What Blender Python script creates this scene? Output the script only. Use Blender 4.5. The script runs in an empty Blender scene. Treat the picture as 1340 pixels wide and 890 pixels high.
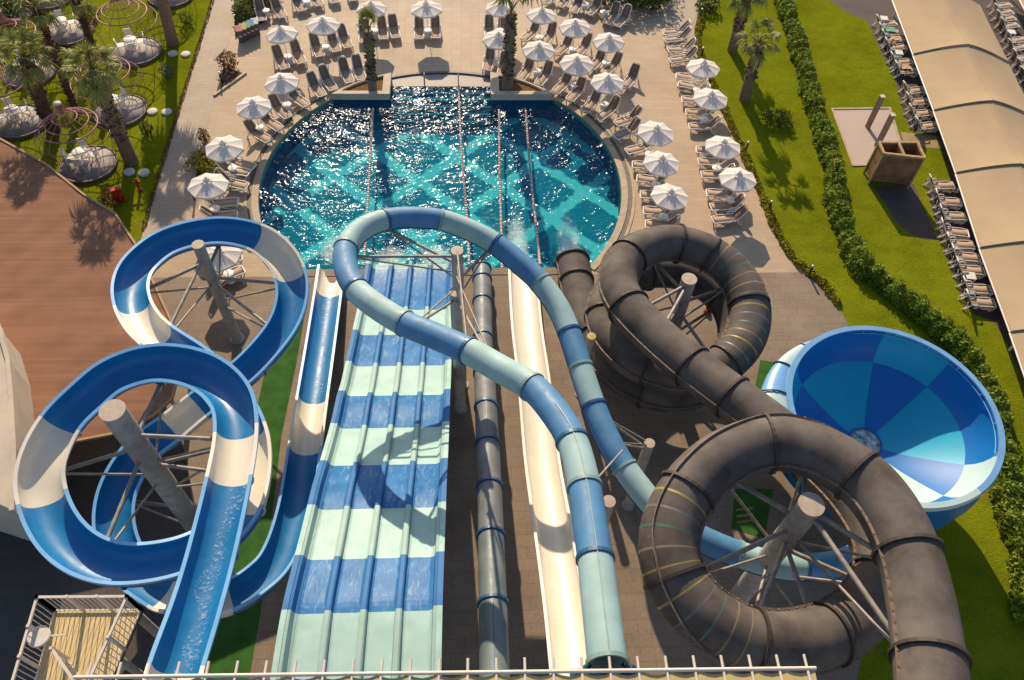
import bpy, bmesh, math, random
from mathutils import Vector, Matrix, geometry
random.seed(7)
R_ = math.radians
scene = bpy.context.scene
col = scene.collection

# ------------------------------------------------------------------ camera
IMW, IMH, FOC, CX, CY, HC = 1340, 890, 1030.0, 670.0, 445.0, 30.0
_n = Vector((630-CX, 1210-CY, FOC)).normalized()
_y = (Vector((0, 0, 1)) - _n*_n.z).normalized()
_x = _y.cross(-_n)
if _x.x < 0: _x = -_x
_A = R_(-4.6)
AX = _x*math.cos(_A) - _y*math.sin(_A)
AY = _x*math.sin(_A) + _y*math.cos(_A)
AZ_ = -_n
CAMP = Vector((0, 0, HC))
def W(px, py, z=0.0):
    """World point at height z seen at photo pixel (px, py)."""
    d = Vector((px-CX, py-CY, FOC))
    w = Vector((AX.dot(d), AY.dot(d), AZ_.dot(d)))
    return CAMP + w*((z-HC)/w.z)
cd = bpy.data.cameras.new('camera'); cam = bpy.data.objects.new('camera', cd); col.objects.link(cam)
cd.sensor_width = 36; cd.lens = FOC/IMW*36; cd.clip_end = 2000; cd.clip_start = .1
def cax(v): return Vector((AX.dot(v), AY.dot(v), AZ_.dot(v)))
c0, c1, c2 = cax(Vector((1, 0, 0))), cax(Vector((0, -1, 0))), cax(Vector((0, 0, -1)))
cam.matrix_world = Matrix(((c0.x, c1.x, c2.x, 0), (c0.y, c1.y, c2.y, 0), (c0.z, c1.z, c2.z, HC), (0, 0, 0, 1)))
scene.camera = cam

# ------------------------------------------------------------------ light
SAZ, SEL = R_(-7.6), R_(29)
sunv = Vector((math.sin(SAZ)*math.cos(SEL), math.cos(SAZ)*math.cos(SEL), math.sin(SEL)))
sl = bpy.data.lights.new('sun', 'SUN'); sl.energy = 5.0; sl.angle = R_(.55); sl.color = (1, .81, .56)
so = bpy.data.objects.new('sun', sl); col.objects.link(so)
so.rotation_euler = (-sunv).to_track_quat('-Z', 'Y').to_euler(); so.location = (0, 0, 60)
wd = bpy.data.worlds.new('World'); scene.world = wd; wd.use_nodes = True
nt = wd.node_tree; bg = nt.nodes['Background']; sk = nt.nodes.new('ShaderNodeTexSky')
sk.sky_type = 'NISHITA'; sk.sun_disc = False; sk.sun_elevation = SEL; sk.sun_rotation = SAZ
nt.links.new(sk.outputs[0], bg.inputs[0]); bg.inputs[1].default_value = .115
vs = scene.view_settings; vs.view_transform = 'Standard'; vs.look = 'None'; vs.exposure = 0.32; vs.gamma = 1; vs.use_curve_mapping = False
scene.cycles.max_bounces = 8; scene.cycles.transparent_max_bounces = 16
try:
    scene.cycles.use_denoising = True
except Exception: pass

# ------------------------------------------------------------------ materials
def node(nt, t, **kw):
    n = nt.nodes.new(t)
    for k, v in kw.items():
        if isinstance(k, str) and hasattr(n, k): setattr(n, k, v)
    return n
def pm(name, c, rough=.6, var=.12, scale=3.0, spec=.5, metal=0, bump=0, bscale=None, c2=None, coat=0, trans=0, island=0, det=4):
    """Principled material whose colour wanders by noise."""
    m = bpy.data.materials.new(name); m.use_nodes = True; t = m.node_tree; b = t.nodes['Principled BSDF']
    b.inputs['Roughness'].default_value = rough; b.inputs['Specular IOR Level'].default_value = spec
    b.inputs['Metallic'].default_value = metal; b.inputs['Coat Weight'].default_value = coat
    tc = node(t, 'ShaderNodeTexCoord')
    ns = node(t, 'ShaderNodeTexNoise'); ns.inputs['Scale'].default_value = scale; ns.inputs['Detail'].default_value = det
    t.links.new(tc.outputs['Object'], ns.inputs['Vector'])
    mx = node(t, 'ShaderNodeMix', data_type='RGBA')
    lo = tuple(max(0, x*(1-var)) for x in c); hi = c2 if c2 else tuple(min(1, x*(1+var)) for x in c)
    mx.inputs[6].default_value = (*lo, 1); mx.inputs[7].default_value = (*hi, 1)
    mr = node(t, 'ShaderNodeMapRange'); mr.inputs[1].default_value = .3; mr.inputs[2].default_value = .7
    if island:
        ge = node(t, 'ShaderNodeNewGeometry'); ad = node(t, 'ShaderNodeMath', operation='MULTIPLY_ADD')
        t.links.new(ge.outputs['Random Per Island'], ad.inputs[0]); ad.inputs[1].default_value = island; 
        sb = node(t, 'ShaderNodeMath', operation='MULTIPLY'); sb.inputs[1].default_value = 1-island*.5
        t.links.new(ns.outputs[0], sb.inputs[0]); t.links.new(sb.outputs[0], ad.inputs[2]); t.links.new(ad.outputs[0], mr.inputs[0])
    else: t.links.new(ns.outputs[0], mr.inputs[0])
    t.links.new(mr.outputs[0], mx.inputs[0]); t.links.new(mx.outputs[2], b.inputs['Base Color'])
    if bump:
        n2 = node(t, 'ShaderNodeTexNoise'); n2.inputs['Scale'].default_value = bscale or scale*6; n2.inputs['Detail'].default_value = 3
        t.links.new(tc.outputs['Object'], n2.inputs['Vector'])
        bp = node(t, 'ShaderNodeBump'); bp.inputs['Strength'].default_value = bump; bp.inputs['Distance'].default_value = .05
        t.links.new(n2.outputs[0], bp.inputs['Height']); t.links.new(bp.outputs[0], b.inputs['Normal'])
    if trans:
        tr = node(t, 'ShaderNodeBsdfTranslucent'); t.links.new(mx.outputs[2], tr.inputs[0])
        ms = node(t, 'ShaderNodeMixShader'); ms.inputs[0].default_value = trans
        t.links.new(b.outputs[0], ms.inputs[1]); t.links.new(tr.outputs[0], ms.inputs[2]); t.links.new(ms.outputs[0], t.nodes['Material Output'].inputs[0])
    return m
def paver(name, c1, c2, cm, bw, bh, mortar=.012, rot=0, off=.5, big=.25, stain=(.6, .55, .5), bumpy=.25, vary=.35):
    """Rectangular slabs with joints, blotches and stains."""
    m = bpy.data.materials.new(name); m.use_nodes = True; t = m.node_tree; b = t.nodes['Principled BSDF']
    b.inputs['Roughness'].default_value = .75; b.inputs['Specular IOR Level'].default_value = .35
    tc = node(t, 'ShaderNodeTexCoord'); mp = node(t, 'ShaderNodeMapping'); mp.inputs['Rotation'].default_value = (0, 0, rot)
    t.links.new(tc.outputs['Object'], mp.inputs[0])
    br = node(t, 'ShaderNodeTexBrick'); br.offset = off
    br.inputs['Color1'].default_value = (*c1, 1); br.inputs['Color2'].default_value = (*c2, 1); br.inputs['Mortar'].default_value = (*cm, 1)
    br.inputs['Scale'].default_value = 1; br.inputs['Brick Width'].default_value = bw; br.inputs['Row Height'].default_value = bh
    br.inputs['Mortar Size'].default_value = mortar; br.inputs['Mortar Smooth'].default_value = .2; br.inputs['Bias'].default_value = 0
    t.links.new(mp.outputs[0], br.inputs['Vector'])
    n1 = node(t, 'ShaderNodeTexNoise'); n1.inputs['Scale'].default_value = big; n1.inputs['Detail'].default_value = 6; n1.inputs['Roughness'].default_value = .62
    n2 = node(t, 'ShaderNodeTexNoise'); n2.inputs['Scale'].default_value = 9; n2.inputs['Detail'].default_value = 5
    t.links.new(tc.outputs['Object'], n1.inputs[0]); t.links.new(tc.outputs['Object'], n2.inputs[0])
    r1 = node(t, 'ShaderNodeMapRange'); r1.inputs[1].default_value = .35; r1.inputs[2].default_value = .7; r1.inputs[3].default_value = 0; r1.inputs[4].default_value = vary
    r2 = node(t, 'ShaderNodeMapRange'); r2.inputs[1].default_value = .3; r2.inputs[2].default_value = .75; r2.inputs[3].default_value = 0; r2.inputs[4].default_value = vary*.6
    t.links.new(n1.outputs[0], r1.inputs[0]); t.links.new(n2.outputs[0], r2.inputs[0])
    mu = node(t, 'ShaderNodeMix', data_type='RGBA', blend_type='MULTIPLY'); mu.inputs[7].default_value = (*stain, 1)
    mu2 = node(t, 'ShaderNodeMix', data_type='RGBA', blend_type='MULTIPLY'); mu2.inputs[7].default_value = (*stain, 1)
    t.links.new(r1.outputs[0], mu.inputs[0]); t.links.new(br.outputs[0], mu.inputs[6])
    t.links.new(r2.outputs[0], mu2.inputs[0]); t.links.new(mu.outputs[2], mu2.inputs[6]); t.links.new(mu2.outputs[2], b.inputs['Base Color'])
    bp = node(t, 'ShaderNodeBump'); bp.inputs['Strength'].default_value = bumpy; bp.inputs['Distance'].default_value = .01
    inv = node(t, 'ShaderNodeMath', operation='SUBTRACT'); inv.inputs[0].default_value = 1; t.links.new(br.outputs['Fac'], inv.inputs[1])
    ad = node(t, 'ShaderNodeMath', operation='ADD'); t.links.new(inv.outputs[0], ad.inputs[0]); t.links.new(n2.outputs[0], ad.inputs[1])
    t.links.new(ad.outputs[0], bp.inputs['Height']); t.links.new(bp.outputs[0], b.inputs['Normal'])
    return m
def grass_mat():
    m = bpy.data.materials.new('grass_lawn'); m.use_nodes = True; t = m.node_tree; b = t.nodes['Principled BSDF']
    b.inputs['Roughness'].default_value = 1; b.inputs['Specular IOR Level'].default_value = 0
    b.inputs['Sheen Weight'].default_value = .0
    tc = node(t, 'ShaderNodeTexCoord')
    def nz(s, d, sx=1, rot=0):
        mp = node(t, 'ShaderNodeMapping'); mp.inputs['Scale'].default_value = (sx, 1, 1); mp.inputs['Rotation'].default_value = (0, 0, rot)
        n = node(t, 'ShaderNodeTexNoise'); n.inputs['Scale'].default_value = s; n.inputs['Detail'].default_value = d; n.inputs['Roughness'].default_value = .7
        t.links.new(tc.outputs['Object'], mp.inputs[0]); t.links.new(mp.outputs[0], n.inputs[0]); return n
    big, mid, fine = nz(.22, 5), nz(1.6, 6, .5, .5), nz(14, 5, .45, .35)
    r = node(t, 'ShaderNodeValToRGB'); e = r.color_ramp.elements
    e[0].position = .40; e[0].color = (.078, .11, .005, 1); e[1].position = .68; e[1].color = (.225, .24, .011, 1)
    a = node(t, 'ShaderNodeMath', operation='MULTIPLY_ADD'); a.inputs[1].default_value = .40; t.links.new(big.outputs[0], a.inputs[0])
    a2 = node(t, 'ShaderNodeMath', operation='MULTIPLY_ADD'); a2.inputs[1].default_value = .28; t.links.new(mid.outputs[0], a2.inputs[0])
    f = node(t, 'ShaderNodeMath', operation='MULTIPLY'); f.inputs[1].default_value = .42; t.links.new(fine.outputs[0], f.inputs[0])
    t.links.new(f.outputs[0], a2.inputs[2]); t.links.new(a2.outputs[0], a.inputs[2]); t.links.new(a.outputs[0], r.inputs[0])
    t.links.new(r.outputs[0], b.inputs['Base Color'])
    bp = node(t, 'ShaderNodeBump'); bp.inputs['Strength'].default_value = .8; bp.inputs['Distance'].default_value = .05
    t.links.new(fine.outputs[0], bp.inputs['Height']); t.links.new(bp.outputs[0], b.inputs['Normal'])
    return m
M = {}
M['deck'] = paver('deck_stone', (.52, .395, .275), (.48, .36, .25), (.37, .275, .19), 1.25, .31, .008, 0, .5, .3, (.62, .55, .48), .25, .45)
M['deck_sq'] = paver('terrace_stone', (.54, .43, .32), (.49, .39, .285), (.38, .295, .21), .62, .62, .010, 0, 0, .3, (.62, .55, .48), .25, .45)
M['path'] = paver('path_stone', (.48, .385, .30), (.44, .355, .275), (.34, .265, .20), .9, .30, .010, 0, .5, .35, (.62, .56, .5), .25, .4)
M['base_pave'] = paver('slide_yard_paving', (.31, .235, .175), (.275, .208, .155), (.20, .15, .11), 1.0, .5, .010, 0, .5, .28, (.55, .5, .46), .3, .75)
M['pad'] = paver('shower_pad_stone', (.50, .40, .34), (.47, .375, .32), (.40, .31, .26), 1.8, 1.8, .006, R_(8), 0, .4, (.8, .76, .72), .1, .25)
M['dark_pave'] = paver('dark_ground_painted_shade', (.125, .085, .078), (.105, .072, .066), (.06, .042, .04), 2.4, .14, .012, R_(12), .5, .5, (.5, .5, .5), .3, .5)  # dark ground tone with canopy and cabin shade mixed into it
M['flag'] = paver('sand_slab', (.40, .29, .16), (.36, .26, .14), (.25, .17, .09), .8, 1.2, .01, R_(8), 0, .8, (.6, .55, .45), .2, .5)
M['grass'] = grass_mat()
M['turf'] = pm('artificial_turf', (.045, .13, .026), .95, .22, 2.0, .1, bump=.5, bscale=60)
M['mulch'] = pm('bark_mulch', (.10, .06, .04), .95, .5, 14, .1, bump=.8, bscale=25)
M['coping'] = pm('pool_coping_stone', (.44, .34, .23), .7, .15, 2.5, .3, bump=.1)
M['gutter'] = pm('pool_gutter_grate', (.15, .125, .10), .6, .2, 5, .3)
M['planter'] = pm('planter_render', (.56, .47, .36), .8, .08, 2, .2)
M['soil'] = pm('planter_soil', (.17, .10, .045), .95, .4, 8, .1, bump=.6)
M['white_frp'] = pm('cream_gelcoat', (.72, .66, .55), .28, .05, 1.2, .5, coat=.25)
M['white2'] = pm('ivory_gelcoat', (.74, .69, .61), .3, .05, 1.2, .5, coat=.2)
M['blue_frp'] = pm('deep_blue_gelcoat', (.007, .165, .40), .38, .10, 1.0, .4, coat=.12)
M['blue_rim'] = pm('light_blue_rim', (.17, .40, .70), .35, .08, 1.5, .5)
M['blue_out'] = pm('outer_blue_gelcoat', (.006, .13, .34), .35, .15, 1.2, .5)
M['t_pale'] = pm('pale_aqua_tube', (.28, .43, .45), .58, .12, 1.5, .45)
M['t_blue'] = pm('steel_blue_tube', (.06, .20, .39), .55, .14, 1.8, .5)
def aged(m, amt=.35, tint=(.55, .52, .45), sc=2.2):
    t = m.node_tree; b_ = t.nodes['Principled BSDF']; tc = node(t, 'ShaderNodeTexCoord')
    n1 = node(t, 'ShaderNodeTexNoise'); n1.inputs['Scale'].default_value = sc; n1.inputs['Detail'].default_value = 9; n1.inputs['Roughness'].default_value = .72; n1.inputs['Distortion'].default_value = .8; t.links.new(tc.outputs['Object'], n1.inputs[0])
    mr_ = node(t, 'ShaderNodeMapRange'); mr_.inputs[1].default_value = .5; mr_.inputs[2].default_value = .72; mr_.inputs[4].default_value = amt; t.links.new(n1.outputs[0], mr_.inputs[0])
    src = b_.inputs['Base Color'].links[0].from_socket; mx_ = node(t, 'ShaderNodeMix', data_type='RGBA'); mx_.inputs[7].default_value = (*tint, 1)
    t.links.new(mr_.outputs[0], mx_.inputs[0]); t.links.new(src, mx_.inputs[6]); t.links.new(mx_.outputs[2], b_.inputs['Base Color'])
    mr2 = node(t, 'ShaderNodeMapRange'); mr2.inputs[1].default_value = .3; mr2.inputs[2].default_value = .7; r0 = b_.inputs['Roughness'].default_value; mr2.inputs[3].default_value = max(.1, r0-.1); mr2.inputs[4].default_value = min(1, r0+.2); t.links.new(n1.outputs[0], mr2.inputs[0]); t.links.new(mr2.outputs[0], b_.inputs['Roughness'])
aged(M['t_pale'], .26, (.40, .46, .45)); aged(M['t_blue'], .28, (.22, .32, .42)); aged(M['blue_frp'], .12, (.10, .28, .46), 1.3); aged(M['white_frp'], .25, (.52, .46, .36)); aged(M['white2'], .22, (.55, .48, .38))
M['t_bl_d'] = pm('blue_flange', (.012, .085, .20), .45, .15, 3, .5)
M['t_pl_d'] = pm('aqua_flange', (.19, .30, .30), .5, .15, 3, .5)
M['l_aqua'] = pm('aqua_lane', (.47, .62, .56), .22, .06, 2.0, .5, coat=.4, c2=(.56, .70, .64))
M['l_div'] = pm('aqua_divider', (.33, .47, .44), .5, .06, 2.0, .08)
M['l_divb'] = pm('blue_divider', (.045, .16, .38), .5, .1, 2.0, .08)
M['black'] = pm('weathered_dark_tube', (.092, .076, .067), .72, .35, 1.1, .25, c2=(.142, .119, .106), bump=.05, bscale=30, det=8)
aged(M['black'], .36, (.205, .175, .155), 3.0)
M['black_d'] = pm('dark_flange', (.045, .035, .030), .6, .2, 4, .4)
M['black_edge'] = pm('flange_edge_dusty', (.20, .15, .12), .65, .3, 6, .3)
for nm, c in (('s_y', (.27, .21, .055)), ('s_l', (.125, .12, .14)), ('s_g', (.05, .13, .085)), ('s_o', (.24, .16, .09))):
    M[nm] = pm('light_stripe_'+nm[-1], c, .5, .15, 4)
M['grey'] = pm('grey_tube', (.14, .15, .17), .5, .25, 1.2, .4, c2=(.19, .20, .22))
M['greyb'] = pm('blue_grey_tube', (.12, .18, .215), .45, .25, 1.2, .45, c2=(.17, .20, .20))
aged(M['grey'], .3, (.25, .245, .24), 2.5); aged(M['greyb'], .3, (.22, .25, .26), 2.5)
M['steel'] = pm('galvanised_steel', (.36, .335, .31), .55, .22, 3, .4, metal=.1)
M['steel_d'] = pm('dusty_steel_brace', (.30, .265, .235), .55, .25, 4, .4, metal=.1)
M['steel_cap'] = pm('column_cap_plate', (.44, .36, .29), .6, .12, 5, .3)
M['yellow_cap'] = pm('yellowed_cap', (.45, .36, .15), .6, .15, 5, .3)
M['bowl_a'] = pm('bowl_dark_blue', (.008, .15, .46), .42, .06, .8, .3, coat=.05)
M['bowl_b'] = pm('bowl_pale_gore_shaded', (.006, .36, .55), .42, .06, .8, .3, coat=.05)  # pale gores on the shaded side, shade put into the colour
M['bowl_w'] = pm('bowl_white_and_sunlit_gore', (.44, .58, .58), .42, .06, .8, .3, coat=.05)  # white rim parts, also the sunlit copy of the pale gores
M['bowl_rim'] = pm('bowl_rim_gelcoat', (.16, .34, .58), .45, .1, 1.5, .3)
M['fabric_w'] = pm('umbrella_canvas', (.76, .71, .67), .85, .04, 6, .1, trans=.18)
M['white'] = pm('white_resin', (.78, .74, .70), .45, .05, 5, .4)
M['sling'] = pm('taupe_sling', (.40, .29, .215), .8, .10, 20, .2)
M['sling_shade'] = pm('taupe_sling_shaded', (.27, .19, .14), .8, .10, 20, .2, trans=.12)  # darker copy of the seat sling, backrest shade put into the colour
M['table'] = pm('table_top_white', (.78, .74, .70), .4, .04, 6, .4)
M['blackmetal'] = pm('black_bollard', (.015, .014, .013), .45, .2, 8, .5)
M['alu'] = pm('brushed_head', (.5, .48, .45), .4, .1, 8, .5, metal=.7)
M['sail'] = pm('terracotta_awning', (.235, .112, .062), .9, .16, .8, .03, c2=(.27, .132, .076))
M['trim'] = pm('awning_edge_band', (.36, .22, .11), .7, .1, 4)
M['beige'] = pm('sand_canvas', (.44, .325, .205), .85, .05, .7, .1, c2=(.47, .35, .22))
M['roofbeige'] = pm('tower_roof_canvas', (.55, .42, .19), .85, .06, .9, .1)
M['concrete'] = pm('roof_concrete', (.52, .44, .35), .85, .15, .8, .2, bump=.1)
M['wallr'] = pm('building_render', (.48, .42, .35), .85, .1, .8, .2)
M['wood'] = pm('cabin_wood', (.26, .14, .065), .7, .4, 2, .25, bump=.2)
M['wood_l'] = pm('cabin_frame_wood', (.42, .27, .14), .7, .25, 3, .25)
M['post'] = pm('post_wood', (.30, .20, .13), .7, .25, 3, .25)
M['pink'] = pm('pink_painted_metal', (.42, .165, .175), .5, .12, 5, .4)
M['gaz_rim'] = pm('gazebo_rim', (.15, .105, .10), .7, .2, 4, .3)
M['disc'] = pm('gazebo_base_stone', (.33, .28, .25), .8, .25, 1.5, .3)
M['stone_w'] = pm('white_step_stone', (.62, .57, .50), .8, .08, 6, .2)
M['trunk'] = pm('palm_trunk_bark', (.125, .080, .052), .95, .4, 6, .1, bump=.8, bscale=18)
M['trunk_low'] = pm('palm_trunk_smooth', (.23, .165, .115), .95, .25, 7, .1, bump=.4)
M['frond'] = pm('palm_frond', (.12, .16, .028), .6, .35, 2, .3, c2=(.30, .31, .085), trans=.3, island=.5)
M['frond_dry'] = pm('dry_palm_frond', (.24, .18, .085), .85, .3, 2, .1, island=.5)
M['leaf'] = pm('hedge_leaf', (.09, .15, .014), .6, .4, 1.2, .2, c2=(.25, .32, .035), trans=.3, island=.6)
M['leaf_d'] = pm('dark_shrub_leaf', (.045, .075, .014), .6, .4, 1.2, .2, c2=(.10, .14, .028), trans=.25, island=.6)
M['leaf_y'] = pm('yellow_border_leaf', (.20, .19, .015), .7, .4, 2, .2, c2=(.34, .29, .025), trans=.25, island=.6)
M['leaf_g'] = pm('grey_green_leaf', (.09, .115, .075), .7, .3, 2, .2, c2=(.14, .17, .12), trans=.2, island=.6)
M['leaf_b'] = pm('brown_dry_leaf', (.17, .095, .04), .8, .4, 2, .1, c2=(.24, .14, .06), trans=.2, island=.6)
M['yplank'] = pm('platform_decking', (.62, .48, .25), .7, .08, 2, .2)
M['gap'] = pm('decking_gap', (.16, .12, .07), .9, .1, 2, .1)
M['rail'] = pm('railing_paint', (.62, .55, .48), .5, .06, 5, .4)
M['red'] = pm('red_paint', (.50, .025, .025), .4, .15, 5, .4)
for k, c in (('lid_p', (.42, .13, .14)), ('lid_y', (.50, .38, .06)), ('lid_g', (.08, .32, .14)), ('lid_b', (.03, .20, .38)), ('lid_w', (.60, .58, .55)),
             ('bin', (.12, .10, .085)), ('tow_g', (.16, .40, .27)), ('tow_b', (.10, .22, .30)), ('tow_p', (.52, .36, .24)), ('tow_m', (.20, .14, .13)), ('sling_g', (.17, .17, .18)), ('teal', (.12, .34, .33))):
    M[k] = pm('paint_'+k, c, .6, .12, 8)

# ------------------------------------------------------------------ mesh builder
class MB:
    def __init__(s): s.v = []; s.f = []; s.m = []; s.s = []
    def add(s, vs, fs, mi=0, sm=False):
        o = len(s.v); s.v += [tuple(v) for v in vs]
        for f in fs: s.f.append([o+i for i in f]); s.m.append(mi); s.s.append(sm)
    def box(s, c, d, rz=0, mi=0, mat=None):
        x, y, z = d[0]/2, d[1]/2, d[2]/2
        vs = [Vector((a*x, b*y, e*z)) for a in (-1, 1) for b in (-1, 1) for e in (-1, 1)]
        mt = mat if mat is not None else Matrix.Rotation(rz, 3, 'Z')
        c = Vector(c)
        s.add([c+mt @ v for v in vs], [(0, 1, 3, 2), (4, 6, 7, 5), (0, 4, 5, 1), (2, 3, 7, 6), (0, 2, 6, 4), (1, 5, 7, 3)], mi)
    def bar(s, a, b, w, h, mi=0):
        a, b = Vector(a), Vector(b); d = b-a; L = d.length
        if L < 1e-6: return
        x = d/L; u = Vector((0, 0, 1)) if abs(x.z) < .95 else Vector((0, 1, 0))
        y = u.cross(x).normalized(); z = x.cross(y)
        s.box((a+b)/2, (L, w, h), 0, mi, Matrix((x, y, z)).transposed())
    def tube(s, pts, r, n=8, mi=0, caps=True, closed=False, sm=True):
        pts = [Vector(p) for p in pts]; N = len(pts)
        rs = r if isinstance(r, (list, tuple)) else [r]*N
        rings = []; prev = None
        for i, p in enumerate(pts):
            if closed: t = pts[(i+1) % N]-pts[i-1]
            else: t = pts[min(i+1, N-1)]-pts[max(i-1, 0)]
            t.normalize()
            if prev is None:
                u = Vector((0, 0, 1)) if abs(t.z) < .9 else Vector((1, 0, 0))
                a = u.cross(t).normalized()
            else:
                a = (prev-t*prev.dot(t)).normalized()
            prev = a; b = t.cross(a)
            rings.append([p+(a*math.cos(2*math.pi*k/n)+b*math.sin(2*math.pi*k/n))*rs[i] for k in range(n)])
        vs = [v for rg in rings for v in rg]; fs = []
        for i in range(N if closed else N-1):
            j = (i+1) % N
            for k in range(n):
                k2 = (k+1) % n; fs.append((i*n+k, i*n+k2, j*n+k2, j*n+k))
        s.add(vs, fs, mi, sm)
        if caps and not closed:
            s.add(rings[0], [tuple(range(n))[::-1]], mi); s.add(rings[-1], [tuple(range(n))], mi)
    def lathe(s, prof, n=24, c=(0, 0, 0), mi=0, sm=True, a0=0, a1=2*math.pi):
        full = abs(a1-a0-2*math.pi) < 1e-6; K = n if full else n+1
        vs = []; c = Vector(c)
        for r, z in prof:
            for k in range(K):
                a = a0+(a1-a0)*k/n; vs.append(c+Vector((r*math.cos(a), r*math.sin(a), z)))
        fs = []
        for i in range(len(prof)-1):
            for k in range(n):
                k2 = (k+1) % K; fs.append((i*K+k, i*K+k2, (i+1)*K+k2, (i+1)*K+k))
        s.add(vs, fs, mi, sm)
    def prism(s, poly, z0, z1, mi=0, bottom=True):
        poly = [(p[0], p[1]) for p in poly]
        ar = sum(poly[i-1][0]*poly[i][1]-poly[i][0]*poly[i-1][1] for i in range(len(poly)))
        if ar < 0: poly = poly[::-1]
        n = len(poly); tri = geometry.tessellate_polygon([[Vector((x, y, 0)) for x, y in poly]])
        def up(t):
            a, b, c = (poly[i] for i in t); return t if (b[0]-a[0])*(c[1]-a[1])-(b[1]-a[1])*(c[0]-a[0]) > 0 else t[::-1]
        tri = [up(tuple(t)) for t in tri]
        s.add([(x, y, z1) for x, y in poly], tri, mi)
        if z1-z0 > 1e-6:
            if bottom: s.add([(x, y, z0) for x, y in poly], [t[::-1] for t in tri], mi)
            s.add([(x, y, z) for z in (z0, z1) for x, y in poly], [(i, (i+1) % n, n+(i+1) % n, n+i) for i in range(n)], mi)
    def build(s, name, mats, parent=None):
        me = bpy.data.meshes.new(name); me.from_pydata(s.v, [], s.f)
        for m in (mats if isinstance(mats, (list, tuple)) else [mats]): me.materials.append(m)
        me.polygons.foreach_set('material_index', s.m); me.polygons.foreach_set('use_smooth', s.s); me.update()
        o = bpy.data.objects.new(name, me); col.objects.link(o)
        if parent: o.parent = parent
        return o
def tag(o, label=None, cat=None, group=None, kind=None):
    for k, v in (('label', label), ('category', cat), ('group', group), ('kind', kind)):
        if v: o[k] = v
    return o
def empty(name, loc=(0, 0, 0), rz=0, **kw):
    o = bpy.data.objects.new(name, None); col.objects.link(o); o.location = loc; o.rotation_euler = (0, 0, rz); o.empty_display_size = .2
    return tag(o, **kw)
def copy_tree(o, parent=None):
    c = o.copy(); col.objects.link(c); c.parent = parent
    for ch in list(o.children): copy_tree(ch, c)
    return c
def struct(name, b, m): return tag(b.build(name, m), kind='structure')
def sheet(name, px, z, m, zz=0):
    b = MB(); b.prism([W(x, y, 0) for x, y in px], z, z); return struct(name, b, m)
def catmull(P, per=10):
    P = [Vector(p) for p in P]; out = []; idx = []
    Q = [P[0]*2-P[1]]+P+[P[-1]*2-P[-2]]
    for i in range(1, len(Q)-2):
        idx.append(len(out))
        for k in range(per):
            t = k/per; a, b, c, d = Q[i-1:i+3]
            out.append(.5*((2*b)+(c-a)*t+(2*a-5*b+4*c-d)*t*t+(-a+3*b-3*c+d)*t**3))
    idx.append(len(out)); out.append(P[-1].copy())
    return out, idx

# ------------------------------------------------------------------ ground, pool
PC, PR = Vector((-1.67, 33.33)), 10.0
YS, YN, XL, XR, YA = 26.8, 40.7, -4.95, 1.2, 43.2
def arc_pt(a, r=PR): return (PC.x+r*math.sin(a), PC.y+r*math.cos(a))       # a measured from +Y clockwise
def pool_outline(off=0.0):
    r = PR+off; ys = YS-off*0; P = []
    aS = math.acos((YS-PC.y)/r); aN = math.acos((YN-PC.y)/r)
    for k in range(41): P.append(arc_pt(-aS+(aS-aN)*k/40, r))               # west side, south to north
    return P, aS, aN, r
west, aS, aN, _r = pool_outline()
rec = [(XL, YN)]
aL = math.asin((XL-PC.x)/PR); aR = math.asin((XR-PC.x)/PR)
for k in range(13): rec.append(arc_pt(aL+(aR-aL)*k/12))
rec.append((XR, YN))
east = [arc_pt(aN+(aS-aN)*k/40) for k in range(41)]
POOL = west+rec+east
def with_hole(outer, hole, z, name, m):
    b = MB(); pts = [Vector((x, y, z)) for x, y in outer]+[Vector((x, y, z)) for x, y in hole]
    tri = geometry.tessellate_polygon([[Vector((x, y, 0)) for x, y in outer], [Vector((x, y, 0)) for x, y in hole]])
    fs = []
    for t in tri:
        a, c, d = (pts[i] for i in t)
        fs.append(tuple(t) if (c-a).cross(d-a).z > 0 else tuple(t)[::-1])
    b.add(pts, fs); return struct(name, b, m)
# full circle plus the recess is cut from the ground; the planters stand in the two chord pieces
GH = [arc_pt(-aS+(2*aS)*k/90) for k in range(91)]
with_hole([(-400, -300), (400, -300), (400, 500), (-400, 500)], GH, 0, 'ground', M['deck'])
# pool walls and floor
b = MB(); n = len(POOL); ZF = -1.4
b.add([(x, y, z) for z in (ZF, .0) for x, y in POOL], [((i+1) % n, i, n+i, n+(i+1) % n) for i in range(n)], 0)
tri = geometry.tessellate_polygon([[Vector((x, y, 0)) for x, y in POOL]])
b.add([(x, y, ZF) for x, y in POOL], [t if ((Vector(POOL[t[1]])-Vector(POOL[t[0]])).cross(Vector(POOL[t[2]])-Vector(POOL[t[0]]))) > 0 else t[::-1] for t in map(tuple, tri)], 1)
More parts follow.
